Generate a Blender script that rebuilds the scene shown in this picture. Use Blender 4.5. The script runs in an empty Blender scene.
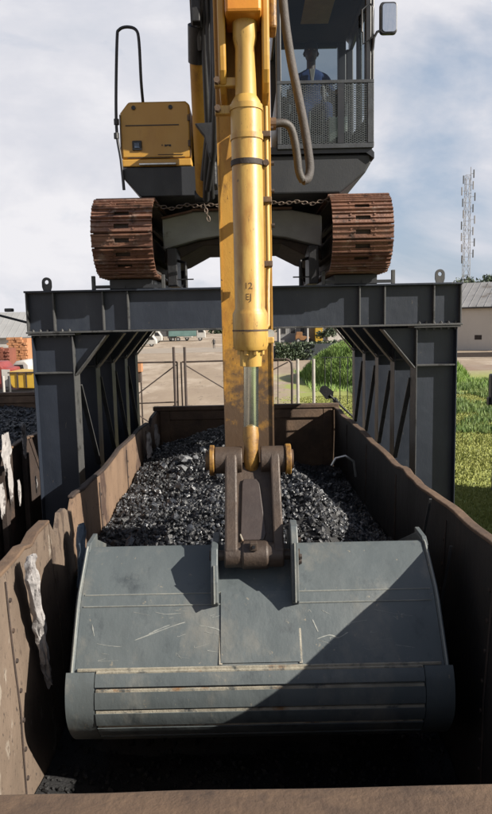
import bpy, bmesh, math, random
import numpy as np
from mathutils import Vector, Matrix, noise
random.seed(7); RNG = np.random.default_rng(7)
S = bpy.context.scene
COL = S.collection
rad = math.radians

# ---------------------------------------------------------------- camera, world, sun
CAM_H = 4.6; F_PX = 680.0
PITCH = rad(7.3); ROLL = rad(1.2)
cd = bpy.data.cameras.new('camera'); cam = bpy.data.objects.new('camera', cd); COL.objects.link(cam)
cd.sensor_fit = 'HORIZONTAL'; cd.sensor_width = 36; cd.lens = F_PX/492*36
cd.clip_start = 0.05; cd.clip_end = 6000
Fv = Vector((0, math.cos(PITCH), -math.sin(PITCH))); U0 = Vector((0, math.sin(PITCH), math.cos(PITCH))); X0 = Vector((1, 0, 0))
Rv = X0*math.cos(ROLL) - U0*math.sin(ROLL); Uv = U0*math.cos(ROLL) + X0*math.sin(ROLL)
CP = Vector((0, 0, CAM_H))
M = Matrix((Rv, Uv, -Fv)).transposed().to_4x4(); M.translation = CP
cam.matrix_world = M
S.camera = cam

SUN_AZ, SUN_EL = rad(66), rad(30.5)        # azimuth measured from behind the camera towards the right
to_sun = Vector((math.cos(SUN_EL)*math.sin(SUN_AZ), -math.cos(SUN_EL)*math.cos(SUN_AZ), math.sin(SUN_EL)))
ld = bpy.data.lights.new('sun', 'SUN'); ld.energy = 5.0; ld.angle = rad(0.5); ld.color = (1, 0.93, 0.82)
lo = bpy.data.objects.new('sun', ld); COL.objects.link(lo); lo.rotation_euler = to_sun.to_track_quat('Z', 'Y').to_euler()

def build_world():
    w = bpy.data.worlds.new("World"); S.world = w; w.use_nodes = True
    nt = w.node_tree; N = nt.nodes; L = nt.links; N.clear()
    out = N.new('ShaderNodeOutputWorld'); bg = N.new('ShaderNodeBackground'); bg.inputs[1].default_value = 0.05
    sky = N.new('ShaderNodeTexSky'); sky.sky_type = 'NISHITA'; sky.sun_disc = False
    sky.sun_elevation = SUN_EL; sky.sun_rotation = math.atan2(to_sun.x, to_sun.y); sky.dust_density = 2.0; sky.altitude = 100
    tc = N.new('ShaderNodeTexCoord'); mp = N.new('ShaderNodeMapping'); mp.inputs['Scale'].default_value = (1.0, 1.0, 1.9)
    mp.inputs['Location'].default_value = (0.35, 0.1, 0.32)
    L.new(tc.outputs['Generated'], mp.inputs[0])
    def nz(scale, det, rough, dist=0.0):
        n = N.new('ShaderNodeTexNoise'); n.inputs['Scale'].default_value = scale; n.inputs['Detail'].default_value = det
        n.inputs['Roughness'].default_value = rough; n.inputs['Distortion'].default_value = dist; L.new(mp.outputs[0], n.inputs[0]); return n
    def ramp(src, *st):
        r = N.new('ShaderNodeValToRGB'); cr = r.color_ramp
        while len(cr.elements) < len(st): cr.elements.new(0.5)
        for e, (p, c) in zip(cr.elements, st): e.position = p; e.color = (*c, 1) if len(c) == 3 else c
        L.new(src, r.inputs[0]); return r
    a = nz(2.1, 7, 0.55, 0.35); cov = ramp(a.outputs[0], (0.35, (0.15,)*3), (0.47, (1,)*3))
    b = nz(4.2, 8, 0.58, 0.2); shade = ramp(b.outputs[0], (0.34, (6.0, 6.25, 6.95)), (0.50, (6.9, 6.95, 7.5)), (0.66, (8.2, 8.1, 8.4)))
    sp0 = N.new('ShaderNodeSeparateXYZ'); L.new(tc.outputs['Generated'], sp0.inputs[0])
    vf = N.new('ShaderNodeMapRange'); vf.inputs[1].default_value = .30; vf.inputs[2].default_value = .60; vf.inputs[3].default_value = .65; vf.inputs[4].default_value = .06; L.new(sp0.outputs[2], vf.inputs[0])
    sk = N.new('ShaderNodeMix'); sk.data_type = 'RGBA'; sk.inputs['Factor'].default_value = 0.3   # thin veil over the clear sky
    L.new(vf.outputs[0], sk.inputs['Factor']); L.new(sky.outputs[0], sk.inputs['A']); sk.inputs['B'].default_value = (3.9, 5.0, 6.6, 1)
    # a broken cloud layer: cover thinned overhead, out of view, to deepen the shadows
    sp = N.new('ShaderNodeSeparateXYZ'); L.new(tc.outputs['Generated'], sp.inputs[0])
    el = N.new('ShaderNodeMapRange'); el.inputs[1].default_value = .38; el.inputs[2].default_value = .58; el.inputs[3].default_value = 1; el.inputs[4].default_value = .10; L.new(sp.outputs[2], el.inputs[0])
    cm = N.new('ShaderNodeMath'); cm.operation = 'MULTIPLY'; L.new(cov.outputs[0], cm.inputs[0]); L.new(el.outputs[0], cm.inputs[1])
    mx = N.new('ShaderNodeMix'); mx.data_type = 'RGBA'
    L.new(cm.outputs[0], mx.inputs['Factor']); L.new(sk.outputs['Result'], mx.inputs['A']); L.new(shade.outputs[0], mx.inputs['B'])
    L.new(mx.outputs['Result'], bg.inputs[0]); L.new(bg.outputs[0], out.inputs[0])
build_world()
S.view_settings.view_transform = 'Standard'; S.view_settings.look = 'None'
S.view_settings.exposure = 1.1; S.view_settings.gamma = 1.0
S.render.engine = 'CYCLES'
S.cycles.max_bounces = 6; S.cycles.transparent_max_bounces = 16

# ---------------------------------------------------------------- helpers
def at(px, py, Y):
    """world point on the plane y=Y seen at photograph pixel (px,py)"""
    d = Fv + Rv*((px-246)/F_PX) - Uv*((py-407)/F_PX)
    return CP + d*(Y/d.y)
def gnd(px, py, z=0.0):
    d = Fv + Rv*((px-246)/F_PX) - Uv*((py-407)/F_PX)
    return CP + d*((z-CAM_H)/d.z)

ORG = {}
def thing(name, label, cat, loc=(0, 0, 0), group=None):
    o = bpy.data.objects.new(name, None); COL.objects.link(o); o.location = loc; o.empty_display_size = .1
    o['label'] = label; o['category'] = cat
    if group: o['group'] = group
    ORG[o.name] = Vector(loc); return o
def tag(o, label=None, cat=None, group=None, kind=None):
    if label: o['label'] = label
    if cat: o['category'] = cat
    if group: o['group'] = group
    if kind: o['kind'] = kind
    return o

class MB:
    def __init__(s): s.v = []; s.f = []
    def add(s, vs, fs):
        b = len(s.v); s.v += [tuple(v) for v in vs]; s.f += [tuple(i+b for i in f) for f in fs]; return s
    def box(s, x0, x1, y0, y1, z0, z1):
        return s.add([(x0,y0,z0),(x1,y0,z0),(x1,y1,z0),(x0,y1,z0),(x0,y0,z1),(x1,y0,z1),(x1,y1,z1),(x0,y1,z1)],
                     [(0,3,2,1),(4,5,6,7),(0,1,5,4),(1,2,6,5),(2,3,7,6),(3,0,4,7)])
    def bar(s, p0, p1, w, t, up=(0, 0, 1)):
        p0 = Vector(p0); p1 = Vector(p1); d = (p1-p0).normalized(); up = Vector(up)
        a = d.cross(up)
        if a.length < 1e-4: a = d.cross(Vector((0, 1, 0)))
        a.normalize(); b = a.cross(d)
        vs = [p + a*(w/2*i) + b*(t/2*j) for p in (p0, p1) for i, j in ((-1,-1),(1,-1),(1,1),(-1,1))]
        return s.add(vs, [(0,1,2,3),(7,6,5,4),(0,4,5,1),(1,5,6,2),(2,6,7,3),(3,7,4,0)])
    def tube(s, pts, r, n=8, cap=True):
        pts = [Vector(p) for p in pts]; rs = r if isinstance(r, (list, tuple)) else [r]*len(pts)
        t0 = (pts[1]-pts[0]).normalized(); a = t0.orthogonal().normalized(); rings = []
        for i, p in enumerate(pts):
            t = (pts[min(i+1, len(pts)-1)] - pts[max(i-1, 0)]).normalized()
            a = (a - t*a.dot(t)).normalized(); b = t.cross(a)
            rings.append([p + (a*math.cos(2*math.pi*k/n) + b*math.sin(2*math.pi*k/n))*rs[i] for k in range(n)])
        vs = [v for r_ in rings for v in r_]; fs = []
        for i in range(len(pts)-1):
            for k in range(n): fs.append((i*n+k, i*n+(k+1)%n, (i+1)*n+(k+1)%n, (i+1)*n+k))
        if cap: fs += [tuple(range(n))[::-1], tuple(range((len(pts)-1)*n, len(pts)*n))]
        return s.add(vs, fs)
    def cyl(s, p0, p1, r0, r1=None, n=20): return s.tube([p0, p1], [r0, r0 if r1 is None else r1], n)
    def prism(s, poly, axis, a0, a1):
        """poly of 2D points; axis 'x': (y,z); 'y': (x,z); 'z': (x,y)"""
        def P(q, a): return {'x': (a, q[0], q[1]), 'y': (q[0], a, q[1]), 'z': (q[0], q[1], a)}[axis]
        n = len(poly); vs = [P(q, a0) for q in poly] + [P(q, a1) for q in poly]
        return s.add(vs, [tuple(range(n)), tuple(range(n, 2*n))[::-1]] + [(i, i+n, (i+1)%n+n, (i+1)%n) for i in range(n)])
    def sheet(s, grid, t):
        """grid[i][j] of points, thickness vector t"""
        ni, nj = len(grid), len(grid[0]); t = Vector(t)
        top = [Vector(p) for r in grid for p in r]; vs = top + [p + t for p in top]; n = ni*nj; fs = []
        I = lambda i, j: i*nj+j
        for i in range(ni-1):
            for j in range(nj-1):
                fs.append((I(i,j), I(i+1,j), I(i+1,j+1), I(i,j+1))); fs.append((n+I(i,j), n+I(i,j+1), n+I(i+1,j+1), n+I(i+1,j)))
        for i in range(ni-1):
            fs.append((I(i,0), n+I(i,0), n+I(i+1,0), I(i+1,0))); fs.append((I(i,nj-1), I(i+1,nj-1), n+I(i+1,nj-1), n+I(i,nj-1)))
        for j in range(nj-1):
            fs.append((I(0,j), I(0,j+1), n+I(0,j+1), n+I(0,j))); fs.append((I(ni-1,j), n+I(ni-1,j), n+I(ni-1,j+1), I(ni-1,j+1)))
        return s.add(vs, fs)
    def build(s, name, mat, parent=None, bevel=0, smooth=None, kind=None, label=None):
        org = ORG.get(parent.name, Vector((0, 0, 0))) if parent else Vector((0, 0, 0))
        me = bpy.data.meshes.new(name); me.from_pydata([(v[0]-org.x, v[1]-org.y, v[2]-org.z) for v in s.v], [], s.f)
        bm = bmesh.new(); bm.from_mesh(me); bmesh.ops.recalc_face_normals(bm, faces=bm.faces); bm.to_mesh(me); bm.free()
        me.materials.append(mat)
        if smooth is not None:
            me.shade_smooth(); me.set_sharp_from_angle(angle=rad(smooth))
        o = bpy.data.objects.new(name, me); COL.objects.link(o)
        if bevel:
            b = o.modifiers.new('bevel', 'BEVEL'); b.width = bevel; b.segments = 2; b.limit_method = 'ANGLE'; b.angle_limit = rad(40)
            b.harden_normals = False
        if parent: o.parent = parent; ORG[o.name] = org
        if kind: o['kind'] = kind
        if label: o['label'] = label
        return o

def smooth_pts(p, n=4):
    out = []
    for i in range(len(p)-1):
        p0, p1, p2, p3 = p[max(0,i-1)], p[i], p[i+1], p[min(len(p)-1,i+2)]
        for k in range(n):
            t = k/n; out.append(.5*((2*p1) + (p2-p0)*t + (2*p0-5*p1+4*p2-p3)*t*t + (3*p1-p0-3*p2+p3)*t*t*t))
    return out + [p[-1]]

def copy_tree(o, parent=None):
    c = o.copy(); COL.objects.link(c)
    if parent: c.parent = parent
    ORG[c.name] = ORG.get(o.name, Vector((0, 0, 0)))
    for ch in list(o.children): copy_tree(ch, c)
    return c

# ---------------------------------------------------------------- materials
def mat(name, c1, c2=None, scale=6, rough=.6, metal=0.0, bump=.15, bscale=40, patch=None, pthr=.58, pscale=3, stretch=(1,1,1),
        speck=None, spthr=.68, rvar=.12, edge=.06, spec=.5, dent=0, dscale=3, patch2=None, p2thr=.62, p2scale=7):
    m = bpy.data.materials.new(name); m.use_nodes = True; nt = m.node_tree; N = nt.nodes; L = nt.links
    b = N['Principled BSDF']; b.inputs['Metallic'].default_value = metal; b.inputs['Specular IOR Level'].default_value = spec
    tc = N.new('ShaderNodeNewGeometry'); mp = N.new('ShaderNodeMapping'); mp.inputs['Scale'].default_value = stretch
    L.new(tc.outputs['Position'], mp.inputs[0])
    def nz(sc, det=6, ro=.6, plain=False):
        n = N.new('ShaderNodeTexNoise'); n.inputs['Scale'].default_value = sc; n.inputs['Detail'].default_value = det; n.inputs['Roughness'].default_value = ro
        L.new((tc.outputs['Position'] if plain else mp.outputs[0]), n.inputs[0]); return n.outputs[0]
    def rmp(src, a, b_):
        r = N.new('ShaderNodeMapRange'); r.inputs[1].default_value = a; r.inputs[2].default_value = b_; L.new(src, r.inputs[0]); return r.outputs[0]
    def mix(f, A, B):
        x = N.new('ShaderNodeMix'); x.data_type = 'RGBA'
        if isinstance(f, float): x.inputs['Factor'].default_value = f
        else: L.new(f, x.inputs['Factor'])
        for k, v in (('A', A), ('B', B)):
            if isinstance(v, tuple): x.inputs[k].default_value = (*v, 1)
            else: L.new(v, x.inputs[k])
        return x.outputs['Result']
    c2 = c2 or tuple(v*.7 for v in c1)
    if metal < .8: c1, c2, patch, patch2, speck = [None if c is None else tuple(v*.50 for v in c) for c in (c1, c2, patch, patch2, speck)]
    col = mix(rmp(nz(scale), .35, .65), c1, c2)
    if patch: col = mix(rmp(nz(pscale, 9, .68), pthr, pthr+edge), col, patch)
    if patch2: col = mix(rmp(nz(p2scale, 9, .7), p2thr, p2thr+edge), col, patch2)
    if speck: col = mix(rmp(nz(pscale*9, 5, .7), spthr, spthr+.04), col, speck)
    L.new(col, b.inputs['Base Color'])
    rr = N.new('ShaderNodeMapRange'); rr.inputs[3].default_value = max(.05, rough-rvar); rr.inputs[4].default_value = min(1, rough+rvar)
    L.new(nz(scale*3), rr.inputs[0]); L.new(rr.outputs[0], b.inputs['Roughness'])
    if bump:
        bp = N.new('ShaderNodeBump'); bp.inputs['Strength'].default_value = bump; bp.inputs['Distance'].default_value = .02
        L.new(nz(bscale, 5, .65), bp.inputs['Height']); L.new(bp.outputs[0], b.inputs['Normal'])
        if dent:
            b2 = N.new('ShaderNodeBump'); b2.inputs['Strength'].default_value = dent; b2.inputs['Distance'].default_value = .08
            L.new(nz(dscale, 2, .4, True), b2.inputs['Height']); L.new(b2.outputs[0], bp.inputs['Normal'])
    return m
def glass(name, tint, mixf=.12):
    m = bpy.data.materials.new(name); m.use_nodes = True; nt = m.node_tree; N = nt.nodes; L = nt.links; N.clear()
    o = N.new('ShaderNodeOutputMaterial'); t = N.new('ShaderNodeBsdfTransparent'); t.inputs[0].default_value = (*tint, 1)
    g = N.new('ShaderNodeBsdfGlossy'); g.inputs['Roughness'].default_value = .03; x = N.new('ShaderNodeMixShader'); x.inputs[0].default_value = mixf
    L.new(t.outputs[0], x.inputs[1]); L.new(g.outputs[0], x.inputs[2]); L.new(x.outputs[0], o.inputs[0]); return m

M_rust = mat('rusty_steel', (.20,.125,.078), (.12,.075,.05), 3, .78, 0, .35, 30, patch=(.30,.19,.115), pthr=.5, pscale=1.6, edge=.2, patch2=(.045,.03,.026), p2thr=.57, p2scale=4, speck=(.33,.21,.13))
M_rustp = mat('rusty_inner_plate', (.33,.215,.14), (.22,.14,.09), 2.0, .75, 0, .35, 22, patch=(.42,.32,.24), pthr=.56, pscale=2.6, edge=.06, patch2=(.10,.058,.042), p2thr=.54, p2scale=2.6, stretch=(1,1,.40), speck=(.08,.05,.04), spthr=.62, dent=.3, dscale=2.5)
M_rustn = mat('scuffed_brown_near_plate', (.27,.20,.15), (.19,.14,.105), 2.5, .7, 0, .4, 22, patch=(.40,.34,.28), pthr=.60, pscale=3.6, edge=.035, patch2=(.12,.085,.065), p2thr=.57, p2scale=3.0, stretch=(1,1,.45), speck=(.08,.06,.05), spthr=.6, dent=.35, dscale=3)
M_rustd = mat('dark_rusty_steel', (.07,.045,.035), (.035,.025,.022), 4, .75, 0, .3, 30, patch=(.14,.085,.06), pthr=.55, pscale=2, edge=.15)
M_black = mat('black_painted_steel', (.020,.023,.030), (.028,.032,.040), 3, .55, 0, .08, 50, patch=(.05,.05,.052), pthr=.56, pscale=2.5, edge=.2, speck=(.08,.07,.06), spthr=.74, stretch=(1,1,.5))
M_gantry = mat('gantry_black_paint', (.018,.026,.044), (.028,.038,.060), 1.8, .5, 0, .10, 40, patch=(.052,.064,.084), pthr=.55, pscale=2.2, edge=.22, patch2=(.13,.075,.05), p2thr=.655, p2scale=5, speck=(.14,.12,.10), spthr=.67, stretch=(1,1,.35), dent=.10, dscale=4)
M_gedge = mat('worn_black_edges', (.075,.078,.08), (.11,.11,.11), 8, .55, 0, .1, 50, patch=(.03,.03,.03), pthr=.56, pscale=5)
M_bucket = mat('slate_grey_bucket_paint', (.125,.150,.160), (.155,.178,.185), 2.2, .5, .0, .14, 26, patch=(.245,.245,.225), pthr=.515, pscale=2.6, edge=.16, patch2=(.075,.09,.10), p2thr=.56, p2scale=5, speck=(.34,.31,.25), spthr=.655, stretch=(1.0,1,.5), dent=.22, dscale=3.5)
M_bweld = mat('weld_and_scraped_steel', (.62,.57,.46), (.40,.37,.30), 9, .55, 0, .3, 60, patch=(.40,.22,.11), pthr=.54, pscale=3.5, edge=.1, patch2=(.14,.15,.15), p2thr=.53, p2scale=8)
M_bworn = mat('pale_worn_paint_edge', (.46,.47,.43), (.30,.32,.31), 6, .55, 0, .2, 40, patch=(.5,.42,.30), pthr=.6, pscale=4)
M_yellow = mat('faded_yellow_paint', (.80,.45,.085), (.74,.39,.06), 3, .42, 0, .05, 40, patch=(.62,.30,.05), pthr=.55, pscale=2.6, edge=.2, speck=(.16,.08,.03), spthr=.72, stretch=(1,1,.5))
M_stick = mat('rust_stained_yellow_paint', (.78,.42,.07), (.70,.34,.045), 3.5, .5, 0, .10, 40, patch=(.46,.21,.04), pthr=.53, pscale=3.2, edge=.16, patch2=(.15,.07,.03), p2thr=.60, p2scale=6, speck=(.10,.05,.025), spthr=.66, stretch=(1,1,.45))
M_stickl = mat('worn_brown_stick_foot', (.17,.10,.055), (.11,.065,.04), 5, .62, 0, .2, 40, patch=(.50,.26,.05), pthr=.57, pscale=4, edge=.14, speck=(.05,.03,.02), spthr=.66)
M_cyl = mat('cylinder_yellow_paint', (.84,.54,.15), (.76,.45,.10), 2.6, .42, 0, .05, 40, patch=(.58,.30,.07), pthr=.50, pscale=4.0, edge=.14, patch2=(.30,.16,.06), p2thr=.57, p2scale=7, speck=(.14,.08,.04), spthr=.64, stretch=(1.3,1.3,.35), rvar=.2)
M_orange = mat('orange_plate_paint', (1.0,.40,.03), (.88,.32,.03), 4, .45, 0, .06, 40, patch=(.40,.14,.03), pthr=.63, pscale=5)
M_rod = mat('chromed_rod', (.80,.86,.80), (.62,.70,.66), 4, .27, 1.0, .01, 20, rvar=.05)
M_link = mat('muddy_brown_link_steel', (.115,.078,.056), (.075,.052,.04), 6, .55, .15, .25, 35, patch=(.17,.115,.075), pthr=.54, pscale=4, edge=.2, speck=(.04,.03,.025), spthr=.64)
M_linkp = mat('brown_cover_plate', (.085,.062,.055), (.065,.048,.044), 5, .5, .1, .1, 30)
M_shoe = mat('rust_brown_track_shoe', (.33,.165,.105), (.21,.10,.07), 7, .5, .25, .3, 40, patch=(.42,.30,.24), pthr=.55, pscale=6, edge=.10, patch2=(.07,.04,.03), p2thr=.56, p2scale=9)
M_dark = mat('greasy_black_machinery', (.016,.017,.020), (.026,.026,.030), 5, .5, 0, .2, 30)
M_cab = mat('cab_charcoal_paint', (.015,.018,.026), (.024,.027,.036), 2, .42, 0, .03, 40, patch=(.05,.05,.055), pthr=.6, pscale=4, speck=(.12,.11,.10), spthr=.7)
M_body = mat('grey_carbody_paint', (.62,.63,.62), (.5,.51,.5), 4, .6, 0, .15, 40, patch=(.25,.2,.15), pthr=.60, pscale=3)
M_carb = mat('mud_covered_underside', (.10,.068,.05), (.05,.036,.03), 6, .8, 0, .4, 25)
M_hose = mat('dusty_rubber_hose', (.115,.098,.094), (.075,.065,.063), 14, .7, 0, .3, 90, speck=(.3,.26,.23))
M_rubber = mat('black_rubber', (.018,.018,.02), (.03,.03,.03), 8, .55, 0, .1, 60)
M_silver = mat('bare_aluminium', (.6,.6,.58), (.42,.42,.4), 10, .35, .8, .1, 50)
M_white = mat('weathered_white_paint', (.72,.70,.66), (.58,.56,.52), 1.2, .7, 0, .1, 20, patch=(.42,.38,.33), pthr=.6, pscale=1.5)
M_glass = glass('tinted_cab_glass', (.52,.57,.60), .035)
M_coal = mat('wet_black_coal', (.010,.011,.015), (.024,.027,.034), 9, .45, 0, .45, 70, spec=.7, rvar=.2)
M_coals = mat('sparkling_coal_facets', (.034,.038,.047), (.088,.097,.116), 25, .30, .0, .35, 90, spec=1.0, rvar=.16)  # paler coal with glints put into the colour
M_coald = mat('fine_coal_dust', (.010,.010,.012), (.02,.02,.022), 30, .7, 0, .6, 60)
M_lumplit = mat('pale_shale_lump', (.34,.35,.37), (.2,.21,.23), 12, .6, 0, .3, 40)  # pale tone paints sunlight on a few larger coal lumps
M_navy = mat('navy_work_jacket', (.035,.085,.27), (.022,.055,.19), 9, .85, 0, .3, 30)
M_skin = mat('dark_skin', (.15,.085,.06), (.12,.07,.05), 20, .5, 0, .05, 90)
M_shirt = mat('pale_shirt', (.45,.42,.38), None, 12, .8)
M_ragw = mat('soiled_white_cloth', (.62,.59,.58), (.40,.38,.38), 7, .9, 0, .5, 25, patch=(.16,.14,.14), pthr=.54, pscale=6, dent=.3, dscale=12)
M_ragb = mat('dusty_blue_cloth', (.10,.15,.22), (.16,.22,.30), 12, .9, 0, .4, 25, patch=(.35,.38,.42), pthr=.62, pscale=8)
M_orangeb = mat('orange_clay_brick', (.58,.25,.11), (.66,.33,.16), 1.5, .85, 0, .2, 30)
M_redbr = mat('dark_red_brick', (.32,.10,.06), (.25,.08,.05), 1.5, .85, 0, .2, 30)
M_red = mat('red_vehicle_paint', (.42,.07,.06), None, 2, .45)
M_vyel = mat('yellow_vehicle_paint', (.75,.48,.05), (.65,.40,.04), 2, .45, speck=(.2,.12,.05))
M_conc = mat('pale_plastered_wall', (.95,.86,.76), (.84,.76,.67), .35, .85, 0, .1, 3, patch=(.62,.54,.45), pthr=.62, pscale=.3, patch2=(.45,.38,.32), p2thr=.66, p2scale=1.2, stretch=(1,1,.5))
M_roof = mat('weathered_grey_sheet_roof', (.48,.47,.47), (.36,.35,.35), .5, .6, .1, .05, 4, patch=(.26,.23,.21), pthr=.58, pscale=.5)
M_wood = mat('brown_bark', (.09,.065,.045), None, 6, .9, 0, .5, 20)
def leafmat(name, a, b):
    m = mat(name, a, b, .9, .6, 0, 0); bs = m.node_tree.nodes['Principled BSDF']
    bs.inputs['Subsurface Weight'].default_value = 0; return m
M_leaf = leafmat('green_leaves', (.055,.105,.022), (.10,.17,.035))
M_leafb = leafmat('bright_green_bush_leaves', (.22,.40,.07), (.34,.50,.10))
M_leafd = leafmat('distant_dark_leaves', (.05,.085,.04), (.08,.12,.05))
M_blade = leafmat('yellow_green_grass_blades', (.36,.40,.085), (.50,.52,.14))
M_bladed = leafmat('dark_green_weed_blades', (.15,.27,.06), (.26,.36,.085))

M_wallshade = mat('coal_sooted_wall_steel', (.020,.017,.017), (.012,.012,.013), 2.5, .7, 0, .3, 25, patch=(.045,.032,.027), pthr=.60, pscale=1.8, edge=.12, speck=(.12,.09,.07), spthr=.72, stretch=(1,1,.4))  # near-black colour puts the shade into the right wagon wall
M_ochre = mat('worn_ochre_paint', (.50,.27,.05), (.36,.18,.04), 9, .5, 0, .15, 50, patch=(.12,.06,.03), pthr=.52, pscale=9, edge=.15, speck=(.06,.03,.02), spthr=.63)
# ---------------------------------------------------------------- ground
def ground_mat():
    m = mat('yard_dirt_and_grass', (.50,.39,.28), (.40,.30,.21), .25, .95, 0, .4, 4, patch=(.68,.56,.44), pthr=.5, pscale=.15, edge=.12, patch2=(.34,.25,.18), p2thr=.56, p2scale=.35, speck=(.30,.23,.16), spthr=.60, stretch=(1,.35,1))
    nt = m.node_tree; N = nt.nodes; L = nt.links; b = N['Principled BSDF']; src = b.inputs['Base Color'].links[0].from_socket
    geo = N.new('ShaderNodeNewGeometry'); sep = N.new('ShaderNodeSeparateXYZ'); L.new(geo.outputs['Position'], sep.inputs[0])
    def math_(op, a, b_=None):
        n = N.new('ShaderNodeMath'); n.operation = op; n.use_clamp = False
        for i, v in enumerate((a, b_)):
            if v is None: continue
            if isinstance(v, (int, float)): n.inputs[i].default_value = v
            else: L.new(v, n.inputs[i])
        return n.outputs[0]
    n1 = N.new('ShaderNodeTexNoise'); n1.inputs['Scale'].default_value = .25; n1.inputs['Detail'].default_value = 6; L.new(geo.outputs['Position'], n1.inputs[0])
    n2 = N.new('ShaderNodeTexNoise'); n2.inputs['Scale'].default_value = 2.5; n2.inputs['Detail'].default_value = 6; L.new(geo.outputs['Position'], n2.inputs[0])
    # grass lies right of a ragged line x = 1.6 + 0.03*y and thins out beyond y = 75
    e = math_('SUBTRACT', sep.outputs[0], math_('MULTIPLY', sep.outputs[1], .03)); e = math_('SUBTRACT', e, 1.2)
    e = math_('ADD', e, math_('MULTIPLY', math_('SUBTRACT', n1.outputs[0], .5), 9.0)); e = math_('ADD', e, math_('MULTIPLY', math_('SUBTRACT', n2.outputs[0], .5), 5.0))
    fr = N.new('ShaderNodeMapRange'); fr.inputs[1].default_value = -.4; fr.inputs[2].default_value = .8; L.new(e, fr.inputs[0])
    gy = N.new('ShaderNodeMapRange'); gy.inputs[1].default_value = 62; gy.inputs[2].default_value = 54; L.new(math_('ADD', sep.outputs[1], math_('MULTIPLY', n2.outputs[0], 6.0)), gy.inputs[0])
    fac = math_('MULTIPLY', fr.outputs[0], gy.outputs[0])
    gc = N.new('ShaderNodeMix'); gc.data_type = 'RGBA'; gc.inputs['A'].default_value = (.155,.18,.040,1); gc.inputs['B'].default_value = (.235,.25,.062,1)
    L.new(n2.outputs[0], gc.inputs['Factor'])
    mx = N.new('ShaderNodeMix'); mx.data_type = 'RGBA'; L.new(fac, mx.inputs['Factor']); L.new(src, mx.inputs['A']); L.new(gc.outputs['Result'], mx.inputs['B'])
    L.new(mx.outputs['Result'], b.inputs['Base Color']); return m
g = MB()
nx, ny = 40, 40
xs = [(-1500 + 3000*i/nx) for i in range(nx+1)]; ys = [(-200 + 3200*j/ny) for j in range(ny+1)]
g.add([(x, y, 0) for y in ys for x in xs], [(j*(nx+1)+i, j*(nx+1)+i+1, (j+1)*(nx+1)+i+1, (j+1)*(nx+1)+i) for j in range(ny) for i in range(nx)])
g.build('ground', ground_mat(), kind='structure')
# ballast strip under the tracks
MB().box(-7, 4.6, -6, 17, -.1, .05).build('track_bed', mat('dark_coal_stained_ballast', (.06,.055,.05), (.10,.09,.08), 8, .95, 0, .6, 25), kind='structure')
for cx in (0, -4.35):
    r = MB()
    for s in (-1, 1):
        x = cx + s*.75; r.box(x-.035, x+.035, -6, 16.5, .19, .23); r.box(x-.012, x+.012, -6, 16.5, .09, .19); r.box(x-.07, x+.07, -6, 16.5, .052, .09)
    tag(r.build('railway_track', M_rust), 'pair of rusty rails under the ' + ('loaded coal wagon' if cx == 0 else 'neighbouring wagon on the left'), 'railway track')
# dirt road crossing far behind and the pale path on the right
MB().box(-40, 90, 100, 118, -.05, .012).build('far_road', mat('pale_dusty_road', (.50,.42,.34), (.42,.35,.28), .2, .95, 0, .2, 3), kind='structure')
MB().box(14, 90, 57, 63, -.05, .02).build('dirt_path', mat('reddish_dirt_path', (.33,.21,.14), (.42,.33,.25), .4, .95, 0, .2, 3), kind='structure')

# ---------------------------------------------------------------- coal wagon
FLOOR = 1.25
def rimz(y, side):
    if side < 0: z = 3.10 + .012*math.sin(y*1.7) + .008*math.sin(y*4.1+1)
    else: z = 3.11 + .012*math.sin(y*1.6+.6) + .006*math.sin(y*5.3) + .17*max(0, 1-y/6) + .05*math.exp(-((y-6.3)/.25)**2)  # right rim's rise heightened out of view to extend its shadow
    return z
def wallx(y, z, side):
    n = noise.noise(Vector((y*.8, z*.9, side*7)))*.020 + noise.noise(Vector((y*2.1, z*2, side*3)))*.006
    out = .05*max(0, (z-2.2))*(1 if y < 6 else .3)
    return side*(1.46 + out) + n*(1 if z < 3.3 else 1)
def side_wall(parent, side, seg, cx=0.0, floor=FLOOR, mt=M_rustp, notch=None, near=None):
    for (y0, y1) in seg:
        ny_ = max(3, int((y1-y0)/.13)); nz_ = 14; grid = []
        for i in range(ny_+1):
            y = y0 + (y1-y0)*i/ny_; zt = rimz(y, side)
            if notch: zt -= notch(y)
            row = []
            for j in range(nz_+1):
                z = floor + (zt-floor)*j/nz_; row.append((cx + wallx(y, z, side), y, z))
            grid.append(row)
        MB().sheet(grid, (side*.035, 0, 0)).build('side_panel', near if near and y0 < 5.3 else mt, parent, smooth=35)
wagon = thing('coal_wagon', 'rust brown open coal wagon the bucket dips into, heaped with coal behind the bucket', 'wagon', (0, 6.6, 0))
def notchL(y):
    d = 0
    for c, w, h in ((5.15, .14, .16), (5.62, .12, .10), (4.55, .10, .06), (10.3, .2, .1)):
        d += h*max(0, 1-abs(y-c)/w)
    return d
side_wall(wagon, -1, [(1.98, 4.98), (5.0, 5.60), (5.62, 9.5), (9.55, 11.25)], notch=notchL, near=M_rustn)
side_wall(wagon, 1, [(1.98, 4.02), (4.026, 5.025), (5.027, 8.225), (8.227, 11.25)], mt=M_wallshade)
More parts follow.
